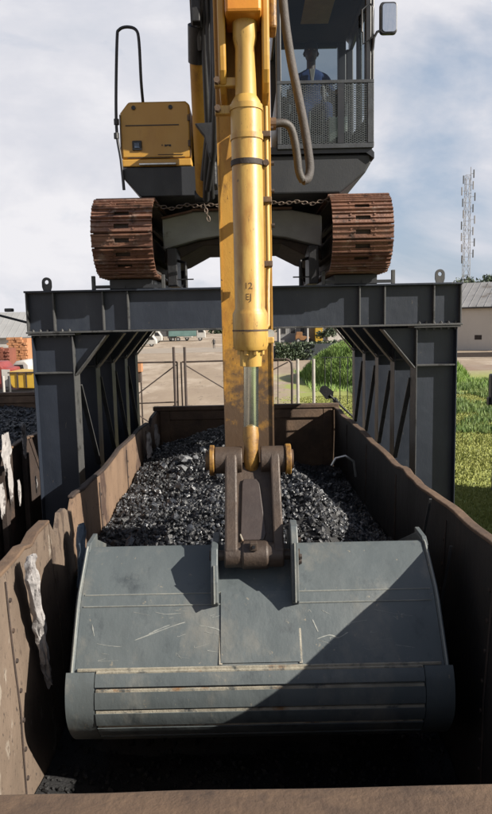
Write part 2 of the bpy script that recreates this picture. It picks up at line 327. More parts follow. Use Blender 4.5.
def rim(parent, side, y0, y1, cx=0.0, notch=None, mt=M_rust, w=.085):
    n = int((y1-y0)/.14); vs = []; fs = []
    for i in range(n+1):
        y = y0 + (y1-y0)*i/n; zt = rimz(y, side) - (notch(y) if notch else 0)
        xc = cx + wallx(y, zt, side) + side*.025 + .012*noise.noise(Vector((y*3, side, 5)))
        h = .03
        vs += [(xc-w/2, y, zt+.004), (xc+w/2, y, zt+.004), (xc+w/2, y, zt+h), (xc-w/2, y, zt+h)]
        if i:
            b = 4*i
            for k in range(4): fs.append((b-4+k, b-4+(k+1)%4, b+(k+1)%4, b+k))
    fs += [(0,1,2,3), (4*n+3, 4*n+2, 4*n+1, 4*n)]
    return MB().add(vs, fs).build('top_rim', mt, parent, bevel=.008)
rim(wagon, -1, 2.02, 4.95, notch=notchL); rim(wagon, -1, 5.75, 11.2, notch=notchL, mt=M_rustd, w=.05)
rim(wagon, 1, 2.02, 11.2, mt=M_rust, w=.075)
# inner ribs, seams and cut edges on the right wall
def at_x(px, py, X):
    d = Fv + Rv*((px-246)/F_PX) - Uv*((py-407)/F_PX); return CP + d*(X/d.x)
for q0, q1, w_ in (((430.5, 499), (408, 614), .014), ((451, 546), (438, 622), .010)):
    MB().bar(at_x(*q0, 1.44), at_x(*q1, 1.425), w_*.7, .02, up=(1, 0, 0)).build('panel_edge', M_gedge, wagon)
for y in (4.0, 5.0, 6.6, 8.2, 9.8):
    for s in (-1, 1):
        MB().box(s*1.60-.05, s*1.60+.05, y-.06, y+.06, 1.0, 3.02).build('outer_post', M_rustd, wagon, bevel=.006)
for s in (-1, 1):
    for y in (2.9, 4.0, 5.0, 6.6, 8.2, 9.8):
        if s < 0 and y == 5.0: continue
        zt = min(rimz(y, s) - (notchL(y) if s < 0 else 0), 3.12) - .06
        MB().tube([(wallx(y, z, s) - s*.004, y, z) for z in [FLOOR+.1 + (zt-FLOOR-.1)*k/14 for k in range(15)]], .008, 6).build('weld_seam', M_rustd, wagon, smooth=60)
        for k in range(9):
            z = FLOOR+.25 + k*.2
            if z < zt: xw = wallx(y+.05, z, s); MB().cyl((xw - s*.010, y+.05, z), (xw+s*.01, y+.05, z), .014, .018, n=8).build('rivet', M_rustd, wagon, smooth=50)
# hook on right wall
pts = [(1.36, 8.35, 2.62), (1.33, 8.33, 2.82), (1.22, 8.3, 2.90), (1.10, 8.3, 2.87), (1.05, 8.3, 2.78)]
MB().tube(pts, .016, 8).build('wall_hook', M_silver, wagon, smooth=40)
# end walls
def end_wall(parent, y, s, cx=0.0, ztop=3.12, mt=M_rust):
    w = 1.50
    MB().box(cx-w, cx+w, y, y+.04, FLOOR, ztop).build('end_wall', mt, parent)
    MB().box(cx-w-.05, cx+w+.05, y-.05, y+.09, ztop+.003, ztop+.07).build('end_rim', mt, parent, bevel=.012)
    f = MB()                                    # pressed frame round sunk panels
    yf0, yf1 = (y-.035, y-.002)
    for x0, x1 in ((-1.44, -1.28), (-.08, .08), (1.28, 1.44)): f.box(cx+x0, cx+x1, yf0, yf1, FLOOR+.02, ztop-.01)
    for x0, x1 in ((-1.279, -.081), (.081, 1.279)): f.box(cx+x0, cx+x1, yf0, yf1, ztop-.16, ztop-.01); f.box(cx+x0, cx+x1, yf0, yf1, FLOOR+.02, FLOOR+.2)
    f.build('panel_frame', mt, parent, bevel=.015)
end_wall(wagon, 11.27, 1)
MB().box(-1.5, 1.5, 1.93, 1.97, FLOOR, 3.08).build('end_wall', M_rust, wagon)
nr = MB(); n = 40; vs = []; fs = []
for i in range(n+1):
    x = -1.6 + 3.2*i/n; zt = 3.10 + .006*noise.noise(Vector((x*2, 1, 1)))
    yb = 2.0 + .006*noise.noise(Vector((x*3, 4, 2)))
    vs += [(x, 1.84, zt-.02), (x, yb, zt-.02), (x, yb, zt+.012), (x, yb-.02, zt+.022), (x, 1.84, zt+.022)]
    if i:
        b = 5*i
        for k in range(5): fs.append((b-5+k, b-5+(k+1)%5, b+(k+1)%5, b+k))
fs += [(0,1,2,3,4), (5*n+4, 5*n+3, 5*n+2, 5*n+1, 5*n)]
nr.add(vs, fs).build('end_rim', M_rust, wagon, smooth=40)
MB().box(-1.5, 1.5, 1.98, 11.26, FLOOR-.08, FLOOR).build('wagon_floor', M_rustd, wagon)
MB().box(-1.1, 1.1, 1.9, 11.3, .85, 1.16).build('underframe', M_rustd, wagon)
for yc in (3.4, 9.8):
    for dy in (-.9, .9):
        w_ = MB()
        for s in (-1, 1): w_.cyl((s*.70, yc+dy, .69), (s*.80, yc+dy, .69), .46, n=24)
        w_.cyl((-.7, yc+dy, .69), (.7, yc+dy, .69), .08, n=12)
        w_.build('wheelset', M_rustd, wagon, smooth=40)

# ---------------------------------------------------------------- coal
def coal_h(x, y):
    xr = .62 - .19*(y-6); xr = max(-.15, min(.62, xr)); w = .80 if x < xr else .58
    base = 2.55 if x < xr else 2.55 - .27*min(1, (x-xr)/.7)
    if y > 10.3: base -= .12*(y-10.3)
    pk = max(0.0, 1-abs(x-xr)/(1.9 if x < xr else 1.15)); pk = pk*pk*.35 + pk*.65
    z = base + .52*pk*min(1, max(0, (y-5.2)/1.0)) - .10*max(0, (y-10.2))
    z += .06*noise.noise(Vector((x*1.3, y*1.3, 0))) + .045*noise.noise(Vector((x*4, y*4, 3)))
    if y < 5.5: z = z - (5.5-y)*1.7
    return max(z, 1.36 + .06*noise.noise(Vector((x*3, y*3, 1))) + .28*max(0, (-x-1.0))*(1 if y > 3.9 else max(0, y-2.9)))
_t = (1+5**.5)/2
ICO_V = np.array([(-1,_t,0),(1,_t,0),(-1,-_t,0),(1,-_t,0),(0,-1,_t),(0,1,_t),(0,-1,-_t),(0,1,-_t),(_t,0,-1),(_t,0,1),(-_t,0,-1),(-_t,0,1)], float)/1.902
ICO_F = np.array([(0,11,5),(0,5,1),(0,1,7),(0,7,10),(0,10,11),(1,5,9),(5,11,4),(11,10,2),(10,7,6),(7,1,8),(3,9,4),(3,4,2),(3,2,6),(3,6,8),(3,8,9),(4,9,5),(2,4,11),(6,2,10),(8,6,7),(9,8,1)])
def rock_cloud(name, pos, size, m, parent=None, kind=None):
    n = len(pos); V = np.repeat(ICO_V[None], n, 0)*(1 + RNG.uniform(-.38, .30, (n, 12, 1)))
    V *= RNG.uniform(.55, 1.15, (n, 1, 3))
    q = RNG.normal(size=(n, 4)); q /= np.linalg.norm(q, axis=1)[:, None]; w, x, y, z = q.T
    R = np.stack([np.stack([1-2*(y*y+z*z), 2*(x*y-z*w), 2*(x*z+y*w)], 1), np.stack([2*(x*y+z*w), 1-2*(x*x+z*z), 2*(y*z-x*w)], 1), np.stack([2*(x*z-y*w), 2*(y*z+x*w), 1-2*(x*x+y*y)], 1)], 1)
    V = np.einsum('nij,nkj->nki', R, V)*np.array(size)[:, None, None] + np.array(pos)[:, None, :]
    Fc = (ICO_F[None] + 12*np.arange(n)[:, None, None]).reshape(-1, 3)
    if parent: V -= np.array(ORG[parent.name])[None, None]
    me = bpy.data.meshes.new(name); nv = n*12; nf = len(Fc)
    me.vertices.add(nv); me.vertices.foreach_set('co', V.reshape(-1)); me.loops.add(nf*3); me.loops.foreach_set('vertex_index', Fc.reshape(-1).astype(np.int32))
    me.polygons.add(nf); me.polygons.foreach_set('loop_start', np.arange(0, nf*3, 3, dtype=np.int32)); me.polygons.foreach_set('use_smooth', np.zeros(nf, dtype=bool)); me.update(calc_edges=True); me.validate()
    me.materials.append(m); o = bpy.data.objects.new(name, me); COL.objects.link(o)
    if parent: o.parent = parent
    if kind: o['kind'] = kind
    return o
heap = thing('coal_heap', 'glistening black lump coal heaped in the wagon behind the bucket', 'coal heap', (0, 8, 2.5))
hm = MB(); nx, ny = 40, 130; vs = [(-1.45 + 2.9*i/nx, 2.1 + 9.12*j/ny) for j in range(ny+1) for i in range(nx+1)]
hm.add([(x, y, coal_h(x, y)) for x, y in vs], [(j*(nx+1)+i, j*(nx+1)+i+1, (j+1)*(nx+1)+i+1, (j+1)*(nx+1)+i) for j in range(ny) for i in range(nx)])
hm.build('coal_bed', M_coald, heap, kind='stuff')
def scatter(n, y0, y1, s0, s1, lift, pick=None):
    P, Sz = [], []
    for _ in range(n):
        x = random.uniform(-1.44, 1.42); y = random.uniform(y0, y1)
        if pick and random.random() > pick(x, y): continue
        s = s0 + (s1-s0)*random.random()**2.6
        s = min(s, (1.5-abs(x))*.8+.012); P.append((x, y, coal_h(x, y) + s*lift)); Sz.append(s)
    return P, Sz
P, Z = scatter(21000, 4.9, 11.2, .010, .034, .35); rock_cloud('coal_lumps', P, Z, M_coal, heap, 'stuff')
P, Z = scatter(20000, 4.9, 11.2, .007, .026, .7, lambda x, y: .30 + .9*max(0, min(1, .35 + .5*x + 1.6*noise.noise(Vector((x*1.2, y*1.2, 8)))))); rock_cloud('bright_coal_lumps', P, Z, M_coals, heap, 'stuff')  # paler lumps denser to the right, painting in the sunlit side
P, Z = scatter(2600, 2.1, 4.9, .010, .03, .5); rock_cloud('floor_coal', P, Z, M_coald, heap, 'stuff')
protos = []
for k in range(8):
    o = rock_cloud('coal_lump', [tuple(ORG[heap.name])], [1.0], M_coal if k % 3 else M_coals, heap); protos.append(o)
first = set()
for i in range(240):
    p = protos[i % 8]
    o = p if i < 8 else p.copy()
    if i >= 8: COL.objects.link(o); o.parent = heap
    x = random.uniform(-1.35, 1.3); y = 5.3 + 5.6*random.random()**1.2; s = random.uniform(.032, .060)
    o.location = Vector((x, y, coal_h(x, y) + s*.45)) - ORG[heap.name]; o.scale = (s, s, s); o.rotation_euler = [random.uniform(0, 6.28) for _ in range(3)]
for k, (px, py, Yd, s) in enumerate(((188, 456, 8.6, .085), (183, 467, 8.3, .07), (196, 462, 8.5, .05), (178, 478, 8.0, .045), (320, 500, 7.0, .05), (305, 478, 7.4, .05))):
    o = rock_cloud('pale_stone', [tuple(ORG[heap.name])], [1.0], M_lumplit, heap)
    c = at(px, py, Yd); o.location = Vector((c.x, c.y, coal_h(c.x, c.y) + s*.6)) - ORG[heap.name]; o.scale = (s, s, s)
    o['label'] = 'pale grey stone lying among the black coal'

# ---------------------------------------------------------------- gantry
GF = 7.92; GT, GB = 4.98, 4.49
gan = thing('gantry', 'black welded steel gantry straddling the wagon and carrying the excavator', 'gantry', (0, 10.2, 0))
def cross_beam(y0, d, front):
    b = MB(); yc = y0 + d/2
    yc = y0+.11; b.box(-2.53, 2.53, yc-.02, yc+.02, GB+.025, GT-.025)
    o = b.build('cross_beam', M_gantry, gan)
    for z0, z1 in ((GT-.022, GT), (GB, GB+.022)): MB().box(-2.53, 2.53, y0, y0+d, z0, z1).build('flange', M_gedge if z0 < 4.7 else M_gantry, o, bevel=.004)
    for x in (-2.51, -2.2, -1.63, -1.34, 1.34, 1.63, 2.2, 2.51):
        MB().box(x-.009, x+.009, yc-.095, yc-.021, GB+.024, GT-.024).build('stiffener', M_gedge if front else M_gantry, o, bevel=.003)
    return o
cb = cross_beam(7.92, .36, True); cross_beam(12.3, .36, False)
for s in (-1, 1):                                 # long beams on the legs and under the crawlers
    o = MB().box(s*2.25-.012, s*2.25+.012, 8.30, 12.28, GB+.025, GT-.03).build('side_beam', M_gantry, gan)
    MB().box(s*2.25-.24, s*2.25+.24, 8.285, 12.295, GB+.001, GB+.023).build('flange', M_gantry, o)
    MB().box(s*2.25-.24, s*2.25+.24, 8.285, 12.295, GT-.024, GT-.002).build('flange', M_gantry, o)
    MB().box(s*1.3-.25, s*1.3+.25, 8.285, 12.295, GT-.35, GT-.003).build('crawler_beam', M_gantry, gan)
CY = [7.95, 9.10, 10.20, 11.32, 12.42]
for s in (-1, 1):
    for k, y in enumerate(CY):
        xi, xo = s*2.0, s*2.48
        c = MB().box(min(xi, xo)+.013, max(xi, xo)-.013, y+.105, y+.12, .06, GB-.024).build('column', M_gantry, gan)
        MB().box(min(xi,xi+s*.012), max(xi,xi+s*.012), y, y+.27, .06, GB-.024).build('column_flange', M_gedge if k == 0 else M_gantry, c, bevel=.003)
        MB().box(min(xo,xo-s*.012), max(xo,xo-s*.012), y, y+.27, .06, GB-.024).build('column_flange', M_gantry, c, bevel=.003)
        MB().box(min(xi,xo)-.03, max(xi,xo)+.03, y-.02, y+.29, GB-.023, GB-.002).build('cap_plate', M_gedge, c, bevel=.003)
        MB().box(min(xi,xo)+.014, max(xi,xo)-.014, y+.006, y+.104, 4.02, 4.038).build('stiffener', M_gedge, c, bevel=.002)
        MB().box(min(xi,xo)-.1, max(xi,xo)+.1, y-.1, y+.37, .052, .085).build('base_plate', M_gantry, c)
        # knee gusset with a flange on its slope
        L_ = .36 if s > 0 else .36
        poly = [(xi-s*.002, 4.03), (xi-s*.002, GB-.026), (xi-s*L_, GB-.026)]
        kg = MB().prism(poly, 'y', y+.10, y+.115).build('knee_gusset', M_gantry, c)
        MB().bar((xi-s*.012, y+.10, 4.00), (xi-s*(L_+.03), y+.10, GB-.03), .20, .014, up=(0, 0, 1)).build('gusset_flange', M_gedge, c, bevel=.003)
    for k in range(4):                            # raking braces in the inner face of the leg
        ya, yb = CY[k]+.28, CY[k+1]-.01
        MB().bar((s*2.012, ya, 3.86), (s*2.012, yb, 2.7), .02, .06, up=(1, 0, 0)).build('diagonal_brace', M_gedge, gan, bevel=.003)
        MB().box(min(s*2.03,s*2.44), max(s*2.03,s*2.44), ya, yb, 4.17, 4.45).build('tie_plate', M_gantry, gan)
    # lifting lug
    xl = s*2.28; pr = [(xl-.055, GT+.001), (xl+.055, GT+.001)] + [(xl+.055*math.cos(a), GT+.10+.055*math.sin(a)) for a in [math.pi*i/10 for i in range(11)]]
    ring = []; n = 16
    for i in range(n):
        a = 2*math.pi*i/n; ca, sa = math.cos(a), math.sin(a)
        # outer outline: square bottom, round top
        if sa >= 0: ox, oz = .055*ca, .055*sa
        else: k_ = min(1/max(abs(ca), 1e-6), (.10/.055)/max(abs(sa), 1e-6)); ox, oz = .055*ca*k_, .055*sa*k_
        ring.append(((xl+ox, GT+.10+oz), (xl+.024*ca, GT+.10+.024*sa)))
    vs = []; fs = []
    for (o_, i_) in ring:
        for y in (8.0, 8.025): vs += [(o_[0], y, o_[1]+.001), (i_[0], y, i_[1]+.001)]
    for i in range(n):
        j = (i+1) % n; a, b_ = 4*i, 4*j
        fs += [(a, b_, b_+1, a+1), (a+2, a+3, b_+3, b_+2), (a, a+2, b_+2, b_), (a+1, b_+1, b_+3, a+3)]
    MB().add(vs, fs).build('lifting_lug', M_gedge, gan)
    for i in range(6):
        x = s*(2.04 + i*.085)
        b_ = MB().cyl((x, 7.985, GB-.05), (x, 7.985, GB+.05), .009, n=8); b_.cyl((x, 7.985, GB+.0225), (x, 7.985, GB+.04), .018, n=6); b_.cyl((x, 7.985, GB-.042), (x, 7.985, GB-.0235), .018, n=6)
        b_.build('bolt', M_gedge, gan)
    # packer block and stops under each crawler
    MB().box(s*1.30-.25, s*1.30+.25, 8.0, 11.6, GT+.002, GT+.115).build('packer_block', M_black, gan, bevel=.006)
    for x in (s*.93, s*1.74):
        MB().box(x-.02, x+.02, 8.0, 8.05, GT+.002, GT+.16).build('stop_post', M_gedge, gan, bevel=.004)
        MB().box(min(x, s*1.35)+.02, max(x, s*1.35)-.02, 7.99, 8.01, GT+.012, GT+.05).build('stop_rail', M_black, gan)
# lamp arm on the left end
p0 = Vector((-2.54, 8.05, 4.62)); p1 = at(-6, 314, 8.05)
MB().tube([p0, p1], .014, 8).build('lamp_arm', M_black, gan)
c = at(9, 311, 8.03); MB().box(c.x-.04, c.x+.045, c.y-.05, c.y+.05, c.z-.01, c.z+.03).build('lamp_head', M_gedge, gan, bevel=.01)

# ---------------------------------------------------------------- excavator
ex = thing('excavator', 'yellow tracked excavator on top of the black gantry, its grey bucket lowered into the wagon', 'excavator', (0, 9.7, 5.1))
# crawlers
def shoe_mesh():
    b = MB(); w = .33; d = .072
    b.box(-w, -.08, -d, d, 0, .014); b.box(.08, w, -d, d, 0, .014); b.box(-.08, .08, -d, -d+.048, 0, .014); b.box(-.08, .08, d-.048, d, 0, .014)
    for y, h in ((-d+.014, .034), (0, .030), (d-.014, .034)):
        if y == 0:
            for x0, x1 in ((-w, -.08), (.08, w)): b.prism([(y-.010, .0145), (y+.010, .0145), (y+.006, h), (y-.006, h)], 'x', x0, x1)
        else: b.prism([(y-.012, .0145), (y+.012, .0145), (y+.007, h), (y-.007, h)], 'x', -w, w)
    for x in (-.13, .13):
        for y in (-.032, .032): b.cyl((x, y, .0145), (x, y, .026), .012, n=6)
    return b
TR, ZC, Y0, Y1 = .405, 5.545, 7.93, 11.35
Lp = 2*(Y1-Y0) + 2*math.pi*TR; NS = round(Lp/.150)
def track_pt(s):
    s %= Lp; a = Y1-Y0
    if s < a: return Y0+s, ZC+TR, 0.0
    s -= a
    if s < math.pi*TR: t = s/TR; return Y1+TR*math.sin(t), ZC+TR*math.cos(t), -t
    s -= math.pi*TR
    if s < a: return Y1-s, ZC-TR, math.pi
    s -= a; t = s/TR; return Y0-TR*math.sin(t), ZC-TR*math.cos(t), math.pi-t
shoe0 = None
for sd in (-1, 1):
    cx = sd*1.305
    ch = MB(); n = 60
    for dx in (-.07, .07):
        ring = [track_pt(Lp*i/n) for i in range(n)]
        vs = []; fs = []
        for (y, z, a) in ring:
            ny_, nz_ = math.sin(-a), math.cos(a)   # outward normal in (y,z)
            for r0 in (-.012, -.10):
                for ddx in (-.025, .025): vs.append((cx+dx+ddx, y+ny_*r0, z+nz_*r0))
        for i in range(n):
            a_, b_ = 4*i, 4*((i+1) % n)
            fs += [(a_, a_+1, b_+1, b_), (a_+2, b_+2, b_+3, a_+3), (a_, b_, b_+2, a_+2), (a_+1, a_+3, b_+3, b_+1)]
        ch.add(vs, fs)
    ring = [track_pt(Lp*i/n) for i in range(n)]; vs = []; fs = []
    for (y, z, a) in ring:
        ny_, nz_ = math.sin(-a), math.cos(a)
        for r0 in (-.016, -.045):
            for ddx in (-.31, .31): vs.append((cx+ddx, y+ny_*r0, z+nz_*r0))
    for i in range(n):
        a_, b_ = 4*i, 4*((i+1) % n)
        fs += [(a_, a_+1, b_+1, b_), (a_+2, b_+2, b_+3, a_+3), (a_, b_, b_+2, a_+2), (a_+1, a_+3, b_+3, b_+1)]
    ch.add(vs, fs)
    tr = ch.build('crawler_track', M_carb, ex)
    fr = MB(); fr.box(cx-.10, cx+.10, 8.25, 11.1, 5.30, 5.72); fr.box(cx-.19, cx+.19, 8.6, 10.9, 5.40, 5.62)
    fr.build('track_frame', M_carb, ex, bevel=.02)
    w_ = MB(); w_.cyl((cx-.045, Y0, ZC), (cx+.045, Y0, ZC), .27, n=28); w_.cyl((cx-.08, Y0, ZC), (cx+.08, Y0, ZC), .12, n=20); w_.build('idler_wheel', M_shoe, ex, smooth=40)
    w_ = MB(); w_.cyl((cx-.045, Y1, ZC), (cx+.045, Y1, ZC), .27, n=28); w_.build('sprocket', M_shoe, ex, smooth=40)
    for k in range(NS):
        s_ = (k + (.3 if sd < 0 else .55))*Lp/NS
        y, z, a = track_pt(s_)
        if shoe0 is None:
            sv = shoe_mesh(); me = bpy.data.meshes.new('track_shoe'); me.from_pydata(sv.v, [], sv.f)
            bm = bmesh.new(); bm.from_mesh(me); bmesh.ops.recalc_face_normals(bm, faces=bm.faces); bm.to_mesh(me); bm.free()
            me.materials.append(M_shoe); shoe0 = me
        o = bpy.data.objects.new('track_shoe', shoe0); COL.objects.link(o); o.parent = tr
        o.location = Vector((cx, y, z)) - ORG[ex.name]; o.rotation_euler = (a + random.uniform(-.012, .012), 0, 0)
# carbody
top = [(-1.0, 5.88), (-.62, 5.955), (.62, 5.955), (1.0, 5.88)]; bot = [(1.0, 5.50), (.55, 5.62), (.25, 5.66), (-.25, 5.66), (-.55, 5.62), (-1.0, 5.50)]
MB().prism(top+bot, 'y', 8.75, 10.7).build('carbody', M_body, ex, bevel=.02)
MB().prism([(x, z-.006) for x, z in bot[::-1]] + [(1.02, 5.34), (.8, 5.40), (.5, 5.555), (-.5, 5.555), (-.8, 5.40), (-1.02, 5.34)], 'y', 8.9, 10.6).build('carbody_underside', M_carb, ex, bevel=.02)
MB().bar((-1.0, 8.70, 5.875), (-.62, 8.70, 5.953), .09, .02).build('carbody_lip', M_shoe, ex)
MB().bar((-.62, 8.70, 5.965), (.62, 8.70, 5.965), .09, .02).build('carbody_lip', M_shoe, ex)
for s in (-1, 1):
    MB().box(s*.86-.06, s*.86+.06, 8.4, 8.9, 5.02, 5.48).build('frame_foot', M_dark, ex, bevel=.01)
    MB().tube([(s*.70, 8.45, 5.0), (s*.70, 8.45, 5.30), (s*.86, 8.6, 5.36)], .02, 8).build('step_bar', M_dark, ex)
    MB().tube([(s*.60, 8.35, 5.1), (s*.80, 8.35, 5.1)], .008, 6).build('step_bar', M_dark, ex)
MB().cyl((0, 9.7, 5.96), (0, 9.7, 6.06), .72, n=48).build('slew_ring', M_dark, ex, smooth=40)
# upper frame
MB().prism([(-1.38, 6.36), (-1.38, 6.27), (-1.16, 6.03), (.30, 6.03), (.30, 6.36)], 'y', 8.08, 11.6).build('upper_frame', M_black, ex, bevel=.012)
MB().prism([(.305, 6.0), (1.11, 6.0), (1.40, 6.22), (1.46, 6.32), (1.46, 6.42), (.305, 6.42)], 'y', 7.92, 11.6).build('cab_base', M_black, ex, bevel=.02)
MB().prism([(.305, 6.425), (1.40, 6.425), (1.49, 6.36), (1.49, 6.425), (1.43, 6.50), (.305, 6.50)], 'y', 7.88, 8.3).build('cab_sill', M_cab, ex)
# rear engine deck (behind hood) and counterweight
MB().box(-1.36, .3, 9.85, 11.6, 6.37, 7.15).build('engine_deck', M_yellow, ex, bevel=.05)
MB().box(-1.36, 1.44, 11.61, 12.3, 6.05, 7.2).build('counterweight', M_dark, ex, bevel=.12)
# right-hand hood (toolbox) with handrail
hood = MB().prism([(-1.37, 6.46), (-1.37, 6.97), (-1.27, 7.09), (-.62, 7.09), (-.57, 7.05), (-.57, 6.46)], 'y', 8.12, 9.84).build('side_hood', M_yellow, ex, bevel=.025, smooth=30)
MB().prism([(-1.375, 6.37), (-1.375, 6.45), (-.565, 6.45), (-.565, 6.37)], 'y', 8.09, 9.84).build('hood_skirt', M_yellow, hood, bevel=.01)
MB().box(-1.31, -.70, 8.112, 8.1185, 6.822, 6.832).build('hood_seam', M_dark, hood)
for x in (-1.21, -.79): MB().cyl((x, 8.105, 7.02), (x, 8.13, 7.02), .024, n=12).build('hood_latch', M_dark, hood)
b_ = MB().box(-1.24, -1.13, 8.100, 8.1185, 6.55, 6.66); b_.build('lamp_bezel', M_dark, hood, bevel=.012)
MB().box(-1.215, -1.155, 8.092, 8.0995, 6.575, 6.635).build('lamp_lens', mat('dull_blue_lens', (.10,.15,.25), None, 9, .25), hood, bevel=.006)
MB().box(-.95, -.66, 8.112, 8.1185, 6.50, 6.505).add(*[[ ], [ ]]).build('hood_crease', M_dark, hood)
for i, x in enumerate((-.905, -.87, -.845, -.82)): MB().box(x, x+(.012 if i == 0 else .022), 8.112, 8.1185, 6.60-.008*(i % 2), 6.612).build('badge', M_dark, hood)
for x in (-1.375, -.575): MB().box(x-.002, x+.006, 8.119, 8.14, 6.47, 6.95).build('hood_edge_strip', M_stickl, hood)
MB().box(-1.30, -.64, 8.112, 8.1185, 6.466, 6.474).build('hood_seam', M_dark, hood)
for z in (6.62, 6.90): MB().box(-.60, -.57, 8.10, 8.1185, z-.035, z+.035).build('hood_hinge', M_stickl, hood, bevel=.004)
for i in range(1): MB().box(-1.16, -.74, 8.04, 8.088, 6.375, 6.395).build('step_plate', M_silver, hood, bevel=.004)
gl = [at(124,190,8.05), at(121,160,8.05), at(117,135,8.05), at(116,100,8.05), at(117,40,8.05), at(119,30,8.05), at(127,27,8.05), at(136,30,8.05), at(139,42,8.05), at(141,80,8.1), at(143,103,8.2)]
MB().tube(smooth_pts(gl), .017, 10).build('handrail', M_cab, ex, smooth=50)
for py in (122, 136): c = at(116.5, py, 8.05); MB().cyl(c-Vector((0,0,.03)), c+Vector((0,0,.03)), .03, n=12).build('rail_clamp', M_dark, ex)
# boom foot, boom, hoses
MB().prism([(8.3, 6.37), (9.2, 6.37), (9.2, 6.8), (8.6, 7.1)], 'x', -.54, -.46).build('boom_bracket', M_dark, ex)
MB().prism([(8.3, 6.37), (9.2, 6.37), (9.2, 6.8), (8.6, 7.1)], 'x', .10, .18).build('boom_bracket', M_dark, ex)
bm_ = [(8.95, 6.45), (8.5, 6.5), (7.75, 7.05), (6.95, 8.5), (6.6, 10.2), (7.3, 10.7), (8.5, 9.0), (9.2, 7.0)]  # hidden lower front bulked forward to throw shade on the hood
MB().prism(bm_, 'x', -.24, .16).build('boom', M_stick, ex, bevel=.02)
def cyl_part(name, p0, p1, r, m, parent=ex, n=20, **k): return MB().cyl(p0, p1, r, n=n).build(name, m, parent, smooth=40, **k)
for xo in (0, .56):
    q0 = Vector((-.44+xo, 7.98, 6.02)); q1 = Vector((-.405+xo, 7.05, 7.12)); q2 = Vector((-.385+xo, 6.85, 7.38)); q3 = Vector((-.37+xo, 6.2, 8.15))
    bc = cyl_part('boom_cylinder', q0, q1, .078, M_stick); cyl_part('cylinder_head', q1, q2, .092, M_dark, bc); cyl_part('cylinder_rod', q2, q3, .062, M_carb, bc)
    MB().cyl(q0+Vector((-.09,0,-.02)), q0+Vector((.09,0,-.02)), .07, n=16).build('cylinder_eye', M_dark, bc, smooth=40)
MB().box(-.40, -.26, 7.6, 7.9, 6.05, 6.95).build('hose_bracket', M_dark, ex, bevel=.02)
for pts, r in (([at(213,-20,6.6), at(214,60,6.7), at(212,120,6.9), at(207,170,7.2), at(206,200,7.5)], .035), ([at(207,-20,6.6), at(209,50,6.8), at(213,110,6.9), at(210,160,7.3), at(212,198,7.6)], .03),
               ([at(199,-20,6.7), at(198,20,6.8), at(202,50,6.9)], .045), ([at(214,-20,6.5), at(216,90,6.6), at(214,150,6.8), at(208,190,7.2)], .03), ([at(203,-20,6.7), at(205,60,6.9), at(208,130,7.1), at(203,180,7.4)], .03)):
    MB().tube(pts, r, 8).build('hydraulic_hose', M_rubber, ex, smooth=50)
c = at(197, 12, 6.7); MB().box(c.x-.05, c.x+.03, c.y-.05, c.y+.05, c.z-.10, c.z+.12).build('hose_clamp', M_dark, ex, bevel=.01)
c = at(209, 125, 6.85); MB().prism([(c.x-.14, c.z+.02), (c.x+.12, c.z+.03), (c.x+.12, c.z-.10), (c.x, c.z-.35), (c.x-.05, c.z-.1)], 'y', 6.85, 6.95).build('hose_bracket', M_dark, ex, bevel=.01)
# stick (dipper arm)
def sy(z): return 5.40 - (z-3.5)*.085          # front face of the stick
def graded_stick():
    m = mat('rust_graded_yellow_paint', (.78,.42,.07), (.70,.34,.045), 3.5, .5, 0, .12, 40, patch=(.46,.21,.04), pthr=.53, pscale=3.2, edge=.16, patch2=(.15,.07,.03), p2thr=.60, p2scale=6, speck=(.10,.05,.025), spthr=.64, stretch=(1,1,.45))
    nt = m.node_tree; N = nt.nodes; L = nt.links; b = N['Principled BSDF']; src = b.inputs['Base Color'].links[0].from_socket
    g_ = N.new('ShaderNodeNewGeometry'); sp = N.new('ShaderNodeSeparateXYZ'); L.new(g_.outputs['Position'], sp.inputs[0])
    n_ = N.new('ShaderNodeTexNoise'); n_.inputs['Scale'].default_value = 9; n_.inputs['Detail'].default_value = 8; n_.inputs['Roughness'].default_value = .7; L.new(g_.outputs['Position'], n_.inputs[0])
    ma = N.new('ShaderNodeMath'); ma.operation = 'MULTIPLY_ADD'; L.new(n_.outputs[0], ma.inputs[0]); ma.inputs[1].default_value = 2.4; L.new(sp.outputs[2], ma.inputs[2])
    mr = N.new('ShaderNodeMapRange'); mr.inputs[1].default_value = 5.75; mr.inputs[2].default_value = 5.1; L.new(ma.outputs[0], mr.inputs[0])   # bare worn steel near the coal
    mx = N.new('ShaderNodeMix'); mx.data_type = 'RGBA'; L.new(mr.outputs[0], mx.inputs['Factor']); L.new(src, mx.inputs['A']); mx.inputs['B'].default_value = (.072,.044,.026,1)
    L.new(mx.outputs['Result'], b.inputs['Base Color']); return m
M_stick2 = graded_stick()
ZS = [(3.3, M_stick2), (9.2, None)]
for (za, m_), (zb, _) in zip(ZS[:-1], ZS[1:]):
    x0, x1 = -.175, .222; gapz = .0015
    vs = []
    for z in (za+gapz, zb-gapz):
        dd = .40 + .06*(z-3.3)
        for x, y in ((x0, sy(z)), (x1, sy(z)), (x1, sy(z)+dd), (x0, sy(z)+dd)): vs.append((x, y, z))
    MB().add(vs, [(0,3,2,1),(4,5,6,7),(0,1,5,4),(1,2,6,5),(2,3,7,6),(3,0,4,7)]).build('stick', m_, ex, bevel=.012)
# weld seam ribs on stick front (edge plates)
for x in (-.166, .213): MB().bar((x, sy(3.5)-.006, 3.5), (x, sy(9.1)-.006, 9.1), .012, .010, up=(0, 1, 0)).build('stick_edge', M_stick2, ex)
